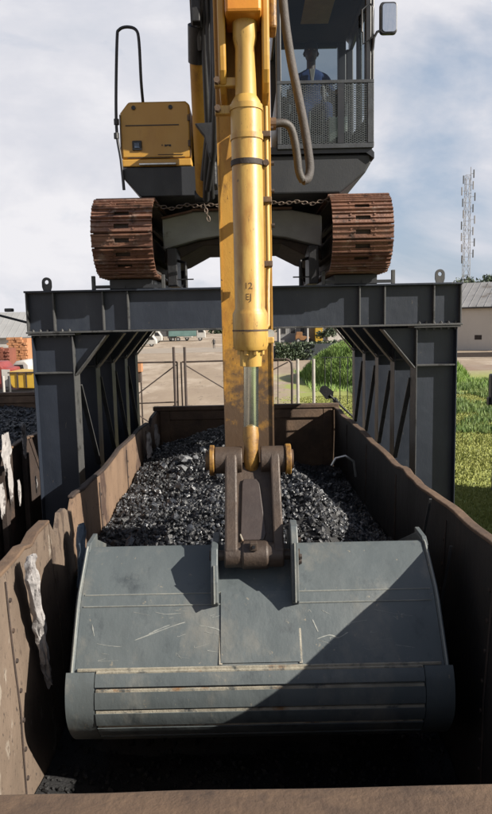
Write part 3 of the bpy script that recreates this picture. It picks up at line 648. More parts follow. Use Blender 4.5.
# upper bracket plates holding the bucket cylinder
for x0, x1 in ((-.135, -.085), (.155, .205)):
    pz = lambda z: sy(z)
    zb = 6.18
    poly = [(pz(9.2)-.005, 9.2), (pz(9.2)-.42, 9.2), (pz(6.6)-.40, 6.62)] + [(pz(zb)-.20 + .20*math.cos(a), zb + .16 + .22*math.sin(a)) for a in [math.pi*(1+i/8) for i in range(0, 5)]] + [(pz(zb)-.005, zb-.06)]
    MB().prism(poly, 'x', x0, x1).build('bracket_plate', M_yellow, ex, bevel=.014)
MB().box(-.083, .153, sy(7)-.46, sy(7)-.12, 6.56, 7.6).build('bracket_cross_plate', M_orange, ex, bevel=.02)
# bucket cylinder
yb = 4.86
def cy(z): return yb + (z-4.4)*-.02
bx = .043
bcyl = MB()
prof = [(4.39, .112), (4.42, .125), (4.64, .125), (4.655, .118), (4.68, .106), (6.0, .106), (6.06, .098), (6.10, .072), (6.40, .066), (6.46, .080), (6.58, .080)]
bcyl = MB().tube([(bx, cy(z), z) for z, r in prof], [r for z, r in prof], 32).build('bucket_cylinder', M_cyl, ex, smooth=30)
MB().tube([(bx, cy(4.5), 4.52), (bx, cy(4.5), 4.532)], [.128]*2, 32).build('head_seam', M_stickl, bcyl, smooth=30)
for a in range(8):
    t = 2*math.pi*(a+.5)/8; x, y = bx+.085*math.cos(t), cy(4.35)+.085*math.sin(t)
    MB().cyl((x, y, 4.355), (x, y, 4.388), .018, n=6).build('head_bolt', M_cyl, bcyl)
MB().tube([(bx+.005, cy(4.3), 4.27), (bx+.005, cy(4.3), 4.386)], [.07, .078], 24).build('gland', M_cyl, bcyl, smooth=30)
MB().cyl((bx-.05, cy(4.3)-.03, 4.275), (bx-.05, cy(4.3)-.03, 4.382), .03, n=12).build('gland_nut', M_cyl, bcyl, smooth=30)
rod_b = Vector((bx-.01, 4.93, 3.80)); rod_t = Vector((bx, cy(4.3), 4.28))
MB().cyl(rod_b, rod_t, .054, n=28).build('piston_rod', M_rod, bcyl, smooth=40)
for z, m in ((6.02, M_cyl), (5.83, M_cyl), (5.70, M_rustd)):
    zz = z if z != 5.70 else 5.66
    MB().tube([(bx, cy(zz), zz-.018), (bx, cy(zz), zz+.018)], [.1125]*2, 28).build('clamp_band', m, bcyl, smooth=30)
for z, xx, w_ in ((6.20, -.15, .05), (6.02, -.15, .05), (5.66, .17, .05)):
    MB().box(min(xx, bx)-.02, max(xx, bx)+.0, 4.84, 4.90, z-.03, z+.03).build('clamp_ear', M_cyl, bcyl, bevel=.008)
    MB().cyl((xx, 4.79, z), (xx, 4.845, z), .022, n=6).build('clamp_bolt', M_stickl, bcyl)
# pipe beside the barrel
MB().tube([(.185, 5.06, 6.1), (.185, 5.06, 5.0), (.176, 5.0, 4.8), (.170, 4.90, 4.56), (.12, 4.88, 4.50)], .016, 10).build('oil_pipe', M_cyl, ex, smooth=50)
MB().tube([(.140, 4.99, 6.1), (.140, 4.99, 4.75), (.150, 4.95, 4.60)], .012, 8).build('oil_pipe', M_stick, ex, smooth=50)
MB().cyl((.185, 4.88, 4.50), (.185, 5.0, 4.50), .03, n=10).build('pipe_fitting', M_silver, ex)
MB().box(.11, .21, 4.86, 4.96, 4.43, 4.475).build('pipe_flange', M_cyl, ex, bevel=.008)
for z in (5.0, 5.45, 5.9): MB().box(.12, .215, 5.0, 5.15, z-.02, z+.02).build('pipe_clip', M_stickl, ex, bevel=.005)
# stencil marks on the barrel
M_ink = mat('black_stencil_ink', (.20,.11,.04), None, 40, .7)
def text(body, x, z, size, parent):
    cu = bpy.data.curves.new('stencil', 'FONT'); cu.body = body; cu.size = size; cu.extrude = .0; cu.align_x = 'CENTER'; cu.align_y = 'CENTER'
    tmp = bpy.data.objects.new('tmp', cu); COL.objects.link(tmp); dg = bpy.context.evaluated_depsgraph_get(); me = bpy.data.meshes.new_from_object(tmp.evaluated_get(dg))
    bpy.data.objects.remove(tmp)
    for v in me.vertices:
        xx, zz = v.co.x, v.co.y; r = .1075
        v.co = Vector((bx + x + xx, cy(z) - math.sqrt(max(1e-6, r*r-(x+xx)**2)), z+zz)) - ORG[ex.name]
    me.materials.clear(); me.materials.append(M_ink)
    o = bpy.data.objects.new('stencil_mark', me); COL.objects.link(o); o.parent = parent; return o
text('12', -.01, 4.83, .062, bcyl); text('EJ', -.01, 4.755, .062, bcyl)
# rod eye and link
rx = bx-.012
MB().tube([(rx, 4.90, 3.82), (rx, 4.88, 3.76), (rx, 4.86, 3.68), (rx, 4.85, 3.60), (rx, 4.85, 3.53), (rx, 4.86, 3.495)], [.055, .060, .050, .058, .052, .024], 20).build('rod_eye', M_ochre, bcyl, smooth=50)
lk = MB().cyl((-.235, 4.86, 3.59), (rx-.066, 4.86, 3.59), .098, n=28).build('pin_boss', M_link, ex, smooth=30, bevel=.008)
MB().cyl((rx+.066, 4.86, 3.59), (.275, 4.86, 3.59), .098, n=28).build('pin_boss', M_link, ex, smooth=30, bevel=.008)
for x0, x1 in ((-.272, -.237), (.277, .318)): MB().cyl((x0, 4.86, 3.59), (x1, 4.86, 3.59), .112, n=28).build('pin_collar', M_ochre, lk, smooth=30, bevel=.006)
for x0, x1 in ((-.30, -.274), (.320, .335)): MB().cyl((x0, 4.86, 3.59), (x1, 4.86, 3.59), .07, n=20).build('pin_end', M_stickl, lk, smooth=30)
for x in (-.135, .185):
    MB().cyl((x, 4.755, 3.49), (x, 4.80, 3.50), .026, n=12).build('grease_cap', M_link, lk, smooth=40)
HY, HZ = 4.36, 3.05      # hub of the link between the bucket ears
def bar_arm(x0, x1, w0=.085, w1=.08): # side plates of the bucket link, from the pin boss down to the hub
    p = Vector((4.86, 3.59)); q = Vector((HY, HZ)); d = (q-p).normalized(); n = Vector((-d.y, d.x))
    pts = [p - n*w0, p + n*w0, p.lerp(q, .5) + n*.055, q + n*w1, q + d*.05 + n*.05, q + d*.075, q + d*.05 - n*.05, q - n*w1, p.lerp(q, .5) - n*.055]
    return MB().prism([tuple(v) for v in pts], 'x', x0, x1)
bl = bar_arm(-.160, -.072, .10, .09).build('bucket_link', M_link, ex, bevel=.015)
bar_arm(.165, .232, .10, .09).build('link_plate', M_link, bl, bevel=.012)
MB().cyl((-.165, HY, HZ), (.232, HY, HZ), .082, n=28).build('link_hub', M_link, bl, smooth=30, bevel=.012)
MB().cyl((-.05, HY, HZ), (.13, HY, HZ), .094, n=28).build('link_sleeve', M_link, bl, smooth=30, bevel=.016)
def on_link(t, off):   # point on the link's front, t from pin (0) to hub (1)
    p = Vector((4.86, 3.59)); q = Vector((HY, HZ)); d = (q-p).normalized(); n = Vector((d.y, -d.x)); 
    if n.x > 0: n = -n
    v = p.lerp(q, t) + n*off; return v.x, v.y
def plate(poly, o0, o1):   # poly of (x, t)
    A = [(x, *on_link(t, o1)) for x, t in poly]; B = [(x, *on_link(t, o0)) for x, t in poly]; n = len(poly)
    return MB().add(A+B, [tuple(range(n)), tuple(range(n, 2*n))[::-1]] + [(i, i+n, (i+1)%n+n, (i+1)%n) for i in range(n)])
plate([(-.074, .02), (.174, .02), (.174, .93), (-.074, .93)], -.05, -.012).build('link_web', M_link, bl)
plate([(-.030, .22), (.060, .22), (.085, .27), (.118, .80), (.10, .86), (-.045, .86), (-.055, .80), (-.040, .27)], -.02, .008).build('cover_plate', M_linkp, bl, bevel=.006)
MB().tube([(-.056, *on_link(.80, .0)), (-.040, *on_link(.875, .008)), (-.01, *on_link(.90, .012)), (.02, *on_link(.905, .012))], .008, 8).build('cover_lip', M_bweld, bl, smooth=50)
c_ = on_link(1.0, .10); MB().box(.005, .055, c_[0]-.02, c_[0]+.03, c_[1]-.012, c_[1]+.045).build('lock_nut', M_link, bl, bevel=.006)
MB().cyl((.03, c_[0]-.032, c_[1]+.018), (.03, c_[0]-.018, c_[1]+.018), .011, n=10).build('bolt', M_dark, bl)
MB().box(-.12, .16, 4.95, 5.42, 2.7, 3.35).build('stick_tip', M_dark, ex, bevel=.04)

# ---------------------------------------------------------------- bucket
BX0, BX1 = -1.135, 1.235
prof = [(4.60, 3.045), (4.56, 3.035), (4.29, 2.83), (4.235, 2.77), (4.02, 2.46), (3.965, 2.36), (3.945, 2.25), (3.96, 2.15), (4.015, 2.05), (4.11, 1.95), (4.24, 1.87), (4.42, 1.80), (4.65, 1.76), (4.95, 1.76)]
def arcn(prof, off):
    out = []
    for i, p in enumerate(prof):
        a = Vector(prof[max(0, i-1)]); b = Vector(prof[min(len(prof)-1, i+1)]); t = (b-a).normalized(); nrm = Vector((t.y, -t.x))
        if nrm.x > 0 and i < 6: nrm = -nrm
        out.append((p[0]+nrm.x*off, p[1]+nrm.y*off))
    return out
# outward normal helper (towards camera / down)
def offs(prof, off):
    out = []
    for i, p in enumerate(prof):
        a = Vector(prof[max(0, i-1)]); b = Vector(prof[min(len(prof)-1, i+1)]); t = (b-a).normalized(); nrm = Vector((t.y, -t.x))
        c = Vector((4.6, 2.35)); 
        if nrm.dot(Vector(p)-c) < 0: nrm = -nrm
        out.append((p[0]+nrm.x*off, p[1]+nrm.y*off))
    return out
def band(x0, x1, pr, off0, off1, nseg=1):
    """solid band following the bucket profile"""
    A = offs(pr, off0); B = offs(pr, off1); n = len(pr); b = MB()
    vs = [(x, p[0], p[1]) for x in (x0, x1) for p in B] + [(x, p[0], p[1]) for x in (x0, x1) for p in A]
    fs = []
    for i in range(n-1):
        fs += [(i, i+1, n+i+1, n+i), (2*n+i, 3*n+i, 3*n+i+1, 2*n+i+1), (i, 2*n+i, 2*n+i+1, i+1), (n+i, n+i+1, 3*n+i+1, 3*n+i)]
    fs += [(0, n, 3*n, 2*n), (n-1, 3*n-1, 4*n-1, 2*n-1)] if False else [(0, n, 3*n, 2*n), (n-1, 2*n-1+2*n, 2*n-1, 3*n-1) if False else (n-1, 3*n-1, 4*n-1, 2*n-1)]
    return b.add(vs, fs)
def bow(z):  # the shell narrows slightly above the wear band
    return 0
ORG_B = None
# shell: three plates, the centre one between the ears slightly proud
sh = band(BX0+.03, BX1-.03, prof, 0, -.02)
bucket = sh.build('bucket', M_bucket, ex, smooth=25)
mid = [(4.57, 3.04), (4.29, 2.83), (4.235, 2.77), (4.025, 2.468)]
band(-.19, .31, [(4.285, 2.826), (4.235, 2.77), (4.025, 2.468)], .009, .001).build('back_plate', M_bucket, bucket)
for x in (-.192, .312): MB().bar((x, 4.29, 2.825), (x, 4.018, 2.462), .010, .02, up=(1,0,0)).build('weld_seam', M_bweld, bucket)
band(-.195+.50+.01, -.195+.515, mid, .004, 0)
# crease weld lines
for (y, z), w_ in (((4.282, 2.824), .006), ((4.229, 2.768), .006), ((4.004, 2.452), .014)):
    MB().bar((BX0+.05, y, z), (BX1-.05, y, z), w_, w_).build('weld_seam', M_bweld if w_ > .01 else M_bworn, bucket)
# side plates (cheeks)
for x0, x1, nm in ((BX0, BX0+.028, 'left'), (BX1-.028, BX1, 'right')):
    poly = offs(prof, .012) + [(5.45, 1.95), (5.45, 2.75), (4.75, 3.06)]
    MB().prism(poly, 'x', x0, x1).build('side_cheek', M_bucket, bucket, bevel=.006)
    # scraped edge along the cheek
    q = offs(prof, .014); MB().tube([((x0+x1)/2, a, b) for a, b in q], .006, 6).build('cheek_edge', M_bworn, bucket, smooth=60)
    MB().prism([(4.54, 3.03), (4.60, 3.075), (4.80, 3.08), (4.80, 2.9)], 'x', x0+.002, x1+.006).build('cheek_lug', M_bucket, bucket, bevel=.004)
# broad edge bands and wear bars on the curved heel
heel = [(4.005, 2.435), (3.965, 2.36), (3.945, 2.25), (3.96, 2.15), (4.015, 2.05), (4.11, 1.95), (4.24, 1.87), (4.42, 1.80)]
heel = [(v.x, v.y) for v in smooth_pts([Vector((a, b, 0)) for a, b in heel], 3)]
for x0, x1 in ((BX0-.018, BX0+.16), (BX1-.16, BX1+.018)): band(x0, x1, heel, .022, .002).build('heel_band', M_bucket, bucket, smooth=30)
def heel_at(t):
    L_ = [0]; 
    for a, b in zip(heel[:-1], heel[1:]): L_.append(L_[-1] + math.dist(a, b))
    s = t*L_[-1]
    for i in range(len(heel)-1):
        if s <= L_[i+1]: k = (s-L_[i])/(L_[i+1]-L_[i]); return (heel[i][0]+(heel[i+1][0]-heel[i][0])*k, heel[i][1]+(heel[i+1][1]-heel[i][1])*k)
    return heel[-1]
for i, (ta, tb) in enumerate(((.012, .095), (.125, .235), (.265, .365), (.395, .50), (.53, .65), (.68, .85))):
    pr = [heel_at(ta + (tb-ta)*k/4) for k in range(5)]
    band(BX0+.165, BX1-.165, pr, .026, .002).build('wear_bar', M_bucket, bucket, smooth=30)
    e = offs([heel_at(ta-.004), heel_at(ta), heel_at(ta+.004)], .010)[1]
    MB().bar((BX0+.17, e[0], e[1]+.006), (BX1-.17, e[0], e[1]+.006), .022, .018).build('weld_seam', M_bweld, bucket)  # pale bead paints the top-lit ledge of each wear bar
# ears
for x0, x1, dz in ((-.250, -.205, -.04), (.272, .318, .10)):
    poly = [(4.225, 2.755), (4.17, 2.80), (4.19, 2.93), (HY-.13, HZ+.02+dz), (HY-.06, HZ+.11+dz), (HY+.05, HZ+.12+dz), (HY+.16, HZ+.06+dz*.6), (4.72, 3.10), (4.72, 3.0), (4.555, 3.03), (4.285, 2.826)]
    MB().prism(poly, 'x', x0, x1).build('bucket_ear', M_bucket, bucket, bevel=.006)
    MB().bar((( x0+x1)/2, 4.164, 2.80), ((x0+x1)/2, HY-.136, HZ+.02+dz), x1-x0-.012, .008, up=(1, 0, 0)).build('ear_edge', M_bworn, bucket)
MB().cyl((-.262, HY, HZ), (.335, HY, HZ), .035, n=16).build('link_pin', M_link, bucket, smooth=40)
def on_plate(x, t, off=.0016):   # t from the crease (0) to the heel (1)
    y = 4.235 + (4.02-4.235)*t; z = 2.77 + (2.46-2.77)*t; return Vector((x, y-.82*off, z+.57*off))
def scratch(pts, w):
    pts = smooth_pts([Vector((p[0], p[1], 0)) for p in pts], 5); vs = []; fs = []; n = len(pts)
    for i, p in enumerate(pts):
        d = (pts[min(i+1, n-1)] - pts[max(i-1, 0)]).normalized(); q = Vector((-d.y, d.x, 0))*w*(.35+.65*random.random())*(math.sin(math.pi*(i+.3)/n)**.4)
        for s_ in (-1, 1): r = p + q*s_; vs.append(tuple(on_plate(r.x, r.y)))
        if i: b = 2*i; fs.append((b-2, b-1, b+1, b))
    MB().add(vs, fs).build('scratch_mark', M_bworn, bucket)
scratch([(-.98, .62), (-.90, .66), (-.82, .68)], .006); scratch([(-.74, .58), (-.62, .47), (-.50, .36), (-.42, .30)], .010); scratch([(-.33, .36), (-.22, .42), (-.17, .52), (-.14, .62)], .009)
scratch([(.40, .3), (.43, .5)], .006); scratch([(.62, .42), (.66, .36), (.75, .33)], .006); scratch([(-1.02, .3), (-1.0, .5)], .006); scratch([(.80, .15), (.95, .24)], .005)
scratch([(-.66, .50), (-.60, .42), (-.52, .34)], .012); scratch([(.42, .62), (.50, .56), (.56, .60), (.62, .52)], .010); scratch([(.20, .30), (.24, .22), (.27, .28)], .007)
for _ in range(26):
    x = random.uniform(-1.05, 1.0); t = random.uniform(.06, .94); l = random.uniform(.02, .10); scratch([(x, t), (x+l*random.uniform(-.6, .6), t+random.uniform(-.04, .04)), (x+l, t+random.uniform(-.06, .06))], random.uniform(.002, .005))
scratch([(.05, .55), (.08, .7), (.07, .8)], .004); scratch([(-.62, .12), (-.55, .16), (-.45, .15)], .005)
for y, z in ((4.50, 3.10), (4.42, 3.01), (4.44, 2.97)): MB().cyl((.319, y, z), (.355, y, z), .020, n=6).build('ear_bolt', M_rustd, bucket)
# inner hard frame closing the shell behind (opening side)
MB().box(BX0+.03, BX1-.03, 4.95, 5.45, 1.65, 1.70).build('bucket_lip', M_bucket, bucket)

# big loop hose right of the stick
hp = [at(281,-25,5.5), at(285,20,5.5), at(291,60,5.5), at(297,90,5.5), at(304,125,5.5), at(308,150,5.5), at(310,168,5.5), at(308,178,5.48), at(303,181,5.46), at(299,172,5.44), at(297,155,5.42), at(294,138,5.4), at(290,127,5.38), at(283,123,5.36), at(272,124,5.35)]
MB().tube(smooth_pts(hp[:9]), .034, 12).build('loop_hose', M_hose, ex, smooth=60)
MB().tube(smooth_pts(hp[8:]), .031, 12).build('loop_hose', M_rubber if False else mat('dark_dusty_hose', (.10,.085,.075), (.06,.052,.05), 14, .6, 0, .2, 90), ex, smooth=60)
c = at(272,124,5.35); MB().cyl(c-Vector((.05,0,0)), c+Vector((.03,0,0)), .045, n=12).build('hose_fitting', M_stickl, ex)
# lever pieces right of the stick top
c = at(277,30,5.6)
MB().box(.228, .285, 5.3, 5.5, 6.72, 7.4).build('side_bracket', M_ochre, ex, bevel=.02)
for z in (6.0, 5.75, 5.55, 5.3): MB().cyl((.222, 5.25, z), (.245, 5.25, z), .016, n=8).build('side_bolt', M_rustd, ex)
# chain across the front of the upper structure
chn = MB(); a = at(150, 205, 7.9); b_ = at(330, 199, 7.9); NL = 46
def link(cb, c, d, flip):
    d = d.normalized(); s = d.cross(Vector((0, 1, 0))).normalized(); o = Vector((0, 1, 0)); w = s if flip else o
    ring = [c + d*(.034*math.cos(t)) + w*(.017*math.sin(t)) for t in [2*math.pi*k/10 for k in range(10)]]
    cb.tube(ring + [ring[0]], .0055, 5, cap=False)
for i in range(NL):
    t = (i+.5)/NL; p = a.lerp(b_, t); p.z += -.02 + .012*math.sin(t*40) - .03*math.sin(t*math.pi*4)**2*.5; link(chn, p, (b_-a), i % 2)
h0 = at(205, 204, 7.9)
for i in range(4): link(chn, h0 + Vector((.012*i, -.01*i, -.03-.045*i)), Vector((.25, 0, -1)), i % 2)
chn.build('chain', mat('rusty_chain_steel', (.30,.23,.18), (.18,.13,.10), 20, .5, .4), ex, smooth=60)

# ---------------------------------------------------------------- cab
CX0, CX1, CYF, CYB, CZ0, CZ1 = .41, 1.50, 7.93, 9.5, 6.50, 8.22
cabo = MB().box(CX0, CX1, CYF, CYB, CZ0-.0, CZ0+.06).build('cab', M_cab, ex, bevel=.01)
def cpart(nm, m, x0, x1, y0, y1, z0, z1, bev=.01): return MB().box(x0, x1, y0, y1, z0, z1).build(nm, m, cabo, bevel=bev)
cpart('roof_panel', M_cab, CX0, CX1-.09, CYF, CYB, CZ1, CZ1+.09, .03)
MB().prism([(CX1-.088, CZ1+.09), (CX1-.03, CZ1+.06), (CX1, CZ1-.03), (CX1, CZ1-.14), (CX1-.05, CZ1-.14), (CX1-.05, CZ1-.04), (CX1-.088, CZ1)], 'y', CYF, CYB).build('roof_edge', M_cab, cabo, bevel=.008)
cpart('front_pillar', M_cab, CX0, CX0+.06, CYF, CYF+.09, CZ0+.062, CZ1-.002)
cpart('front_pillar', M_cab, CX1-.10, CX1-.035, CYF, CYF+.10, CZ0+.062, CZ1-.142)
cpart('door_frame', M_cab, CX1-.03, CX1-.002, CYF+.01, CYF+.08, CZ0+.062, CZ1-.142)
cpart('middle_pillar', M_cab, CX1-.06, CX1, 8.72, 8.82, CZ0+.062, CZ1-.142)
cpart('rear_pillar', M_cab, CX0, CX0+.10, CYB-.1, CYB, CZ0+.062, CZ1-.002); cpart('rear_pillar', M_cab, CX1-.2, CX1-.095, CYB-.1, CYB, CZ0+.062, CZ1-.002); cpart('rear_pillar', M_cab, CX1-.094, CX1, CYB-.1, CYB, CZ0+.062, CZ1-.142)
cpart('rear_panel', M_cab, CX0+.102, CX1-.202, CYB-.06, CYB, CZ0+.062, 7.52); cpart('rear_header', M_cab, CX0+.102, CX1-.202, CYB-.06, CYB, 8.12, CZ1-.002)
cpart('door_panel', M_cab, CX1-.05, CX1-.004, CYF+.102, 8.718, CZ0+.062, 6.9); cpart('side_panel', M_cab, CX1-.05, CX1-.004, 8.822, CYB-.102, CZ0+.062, 6.95)
cpart('left_panel', M_cab, CX0+.002, CX0+.04, CYF+.092, CYB-.102, CZ0+.062, 7.15); cpart('left_header', M_cab, CX0+.002, CX0+.04, CYF+.092, CYB-.102, 7.95, CZ1-.002)
cpart('ceiling_lining', mat('dark_grey_lining', (.03,.03,.032), None, 10, .9), CX0+.05, CX1-.1, CYF+.05, CYB-.07, CZ1-.05, CZ1-.002)
cpart('roof_hatch', mat('amber_roof_panel', (.75,.50,.10), (.60,.38,.06), 9, .4), .76, 1.10, 8.15, 8.8, CZ1-.068, CZ1-.052)
MB().add([(CX0+.062, CYF+.03, CZ0+.07), (CX1-.102, CYF+.03, CZ0+.07), (CX1-.102, CYF+.03, CZ1-.01), (CX0+.062, CYF+.03, CZ1-.01)], [(0,1,2,3)]).build('windscreen', M_glass, cabo)
MB().add([(CX0+.10, CYB-.03, 7.52), (CX1-.2, CYB-.03, 7.52), (CX1-.2, CYB-.03, 8.12), (CX0+.10, CYB-.03, 8.12)], [(0,1,2,3)]).build('rear_window', M_glass, cabo)
MB().add([(CX1-.02, CYF+.1, 7.0), (CX1-.02, 8.72, 7.0), (CX1-.02, 8.72, CZ1-.14), (CX1-.02, CYF+.1, CZ1-.14)], [(0,1,2,3)]).build('side_window', M_glass, cabo)
# seat, consoles, levers
st = MB().box(.66, 1.14, 8.75, 9.2, 6.95, 7.08).build('seat', M_dark, cabo, bevel=.04)
MB().box(.68, 1.12, 9.16, 9.28, 7.06, 7.72).build('seat_back', M_dark, st, bevel=.05)
for x in (.56, 1.24): MB().box(x-.06, x+.06, 8.5, 9.0, 6.56, 7.15).build('console', M_dark, cabo, bevel=.03)
MB().box(1.02, 1.25, 8.25, 8.45, 6.56, 6.92).build('foot_panel', mat('pale_grey_green_panel', (.30,.38,.33), None, 6, .5), cabo, bevel=.02)
for x in (.8, .95): MB().tube([(x, 8.2, 6.56), (x, 8.15, 6.95)], .012, 8).build('pedal_lever', M_silver, cabo)
for x in (.58, 1.22): MB().tube([(x, 8.55, 7.15), (x, 8.52, 7.32)], .014, 8).build('joystick', M_dark, cabo)
# mesh guard over the lower windscreen
gx0, gx1, gz0, gz1, gy = CX0+.0, CX1-.02, 6.47, 7.19, 7.86
gd = MB().box(gx0, gx1, gy-.012, gy+.012, gz1-.035, gz1).box(gx0, gx1, gy-.012, gy+.012, gz0, gz0+.05).box(gx0, gx0+.04, gy-.012, gy+.012, gz0+.052, gz1-.037).box(gx1-.07, gx1, gy-.012, gy+.012, gz0+.052, gz1-.037)
gd = gd.build('guard_frame', mat('grey_guard_paint', (.065,.075,.09), (.04,.045,.055), 8, .5), cabo, bevel=.004)
ms = MB(); zz0, zz1, xx0, xx1 = gz0+.05, gz1-.036, gx0+.041, gx1-.071; dx, dz = .046, .024
def clipbar(x, z, sx):
    H = zz1-zz0
    p = Vector((x, gy, zz0)); 
    q = Vector((x + sx*H*dx/dz, gy, zz1))
    # clip in x
    def cl(p, q):
        d = q-p; t0, t1 = 0.0, 1.0
        for lo_, hi_ in ((xx0, xx1),):
            if abs(d.x) > 1e-9:
                a, b = (lo_-p.x)/d.x, (hi_-p.x)/d.x
                if a > b: a, b = b, a
                t0, t1 = max(t0, a), min(t1, b)
        return (p+d*t0, p+d*t1) if t1 > t0 else None
    return cl(p, q)
ext = (zz1-zz0)*dx/dz; k = int((xx1-xx0+ext)/dx)+2
for i in range(k):
    for s_, off in ((1, xx0-ext), (-1, xx0)):
        r = clipbar(off + i*dx, 0, s_)
        if r: ms.bar(r[0], r[1], .0062, .005, up=(0, 1, 0))
ms.build('wire_mesh', mat('grey_wire_mesh', (.16,.18,.19), None, 30, .45, .3), gd)
MB().box(gx1-.40, gx1-.33, gy-.014, gy-.0, gz0+.052, gz1-.037).build('guard_upright', M_cab, gd)
# mirror and grab loop
mp_ = [at(371,55,7.95), at(373,48,7.93), at(374,38,7.92), at(377,32,7.92), at(382,30,7.92), at(388,31,7.92)]
mi = MB().tube(mp_, .014, 8).build('mirror_arm', M_cab, ex, smooth=50)
c = at(388.5, 18, 7.92)
def rrect(cx, cz, w, h, r, n=5):
    out = []
    for sx, sz, a0 in ((1,1,0), (-1,1,90), (-1,-1,180), (1,-1,270)):
        for k in range(n+1):
            a = rad(a0 + 90*k/n); out.append((cx + sx*(w/2-r) + r*math.cos(a), cz + sz*(h/2-r) + r*math.sin(a)))
    return out
MB().prism(rrect(c.x, c.z, .19, .33, .04), 'y', 7.91, 7.97).build('mirror_housing', M_cab, mi, bevel=.01)
mm = bpy.data.materials.new('mirror_face'); mm.use_nodes = True; b0 = mm.node_tree.nodes['Principled BSDF']; b0.inputs['Metallic'].default_value = 1; b0.inputs['Roughness'].default_value = .02; b0.inputs['Base Color'].default_value = (.55,.57,.6,1)
nzb = mm.node_tree.nodes.new('ShaderNodeTexNoise'); nzb.inputs['Scale'].default_value = 4; bb = mm.node_tree.nodes.new('ShaderNodeBump'); bb.inputs['Strength'].default_value = .5; mm.node_tree.links.new(nzb.outputs[0], bb.inputs['Height']); mm.node_tree.links.new(bb.outputs[0], b0.inputs['Normal'])
mf = MB().prism(rrect(c.x+.008, c.z, .15, .29, .035), 'y', 7.904, 7.9095).build('mirror_glass', mm, mi)
lp = [at(363,32,7.88), at(363,44,7.88), at(372,38,7.88), at(373,8,7.88), at(370,3,7.88), at(362,10,7.88), at(362,32,7.88)]
MB().tube(lp, .011, 8).build('grab_rail', M_cab, ex, smooth=40)

# ---------------------------------------------------------------- operator
def skin_body(name, verts, edges, radii, m, parent=None, sub=2, root=0):
    me = bpy.data.meshes.new(name); me.from_pydata(verts, edges, []); o = bpy.data.objects.new(name, me); COL.objects.link(o)
    mod = o.modifiers.new('skin', 'SKIN'); sv = me.skin_vertices[0].data
    for i, r in enumerate(radii): sv[i].radius = (r, r*.85) if not isinstance(r, tuple) else r; 
    sv[root].use_root = True
    sb = o.modifiers.new('sub', 'SUBSURF'); sb.levels = sb.render_levels = sub
    dg = bpy.context.evaluated_depsgraph_get(); me2 = bpy.data.meshes.new_from_object(o.evaluated_get(dg)); bpy.data.objects.remove(o)
    for p in me2.polygons: p.use_smooth = True
    me2.materials.clear(); me2.materials.append(m); o = bpy.data.objects.new(name, me2); COL.objects.link(o)
    if parent: o.parent = parent
    return o
pc = Vector((.90, 8.95, 7.05))
per = thing('person', 'operator in a navy work jacket over a pale shirt sitting in the excavator cab', 'person', tuple(pc))
V = [(0,0,.10), (0,.03,.28), (0,.04,.44), (0,.03,.56), (0,.01,.63), (0,-.01,.69),
     (-.19,.02,.52), (-.25,-.10,.30), (-.28,-.30,.24), (.19,.02,.52), (.25,-.10,.30), (.28,-.30,.24),
     (-.11,-.20,.08), (-.14,-.48,.06), (-.14,-.52,-.32), (-.14,-.62,-.40), (.11,-.20,.08), (.14,-.48,.06), (.14,-.52,-.32), (.14,-.62,-.40)]
E_ = [(0,1),(1,2),(2,3),(3,4),(4,5),(3,6),(6,7),(7,8),(3,9),(9,10),(10,11),(0,12),(12,13),(13,14),(14,15),(0,16),(16,17),(17,18),(18,19)]
R_ = [(.17,.13),(.16,.12),(.18,.12),(.13,.09),(.06,.06),(.055,.055),.075,.055,.04,.075,.055,.04,.095,.075,.05,.045,.095,.075,.05,.045]
skin_body('body', V, E_, R_, M_navy, per)
hd = bmesh.new(); bmesh.ops.create_uvsphere(hd, u_segments=24, v_segments=16, radius=.1)
for v in hd.verts:
    x, y, z = v.co; 
    v.co.x = x*.80*(1 - .13*max(0, -z/.1)); v.co.z = z*1.14; v.co.y = y*.95
    if y < -.03 and z < -.02: v.co.y -= .012       # jaw
    if y < -.07 and abs(x) < .022 and -.03 < z < .015: v.co.y -= .024   # nose
    if y < -.06 and .015 < abs(x) < .055 and .01 < z < .035: v.co.y += .010  # eye sockets
    v.co += Vector((0, -.02, .81))
me = bpy.data.meshes.new('head'); hd.to_mesh(me); hd.free(); me.shade_smooth(); me.materials.append(M_skin); ho = bpy.data.objects.new('head', me); COL.objects.link(ho); ho.parent = per
for s in (-1, 1):
    MB().tube([(s*.078+pc.x, pc.y-.01, pc.z+.78), (s*.086+pc.x, pc.y-.01, pc.z+.81), (s*.08+pc.x, pc.y, pc.z+.84)], [.010,.016,.010], 8).build('ear', M_skin, per, smooth=60)
    e0 = pc + Vector((s*.032, -.108, .825)); MB().tube([e0+Vector((-.011,0,0)), e0+Vector((-.006,-.004,0)), e0+Vector((.006,-.004,0)), e0+Vector((.011,0,0))], [.002,.006,.006,.002], 8).build('eye', mat('eye_white', (.5,.48,.45), None), per)
e0 = pc + Vector((0, -.113, .757)); MB().tube([e0+Vector((-.026,.008,0)), e0, e0+Vector((.026,.008,0))], [.002,.006,.002], 8).build('mouth', mat('lip', (.11,.05,.045), None), per)
MB().tube([(pc.x, pc.y+.005, pc.z+.56), (pc.x, pc.y-.002, pc.z+.66), (pc.x, pc.y-.012, pc.z+.76)], [.062, .054, .056], 14).build('neck', M_skin, per, smooth=60)
cap = MB(); 
rings = [(.100,.80+.05), (.098,.88), (.085,.925), (.055,.95), (.01,.958)]
for i in range(len(rings)-1):
    pass
vs = []; fs = []; n = 20
for r, z in rings:
    for k in range(n): a = 2*math.pi*k/n; vs.append((pc.x + r*.86*math.cos(a), pc.y-.02 + r*1.02*math.sin(a), pc.z+z-.005))
for i in range(len(rings)-1):
    for k in range(n): fs.append((i*n+k, i*n+(k+1)%n, (i+1)*n+(k+1)%n, (i+1)*n+k))
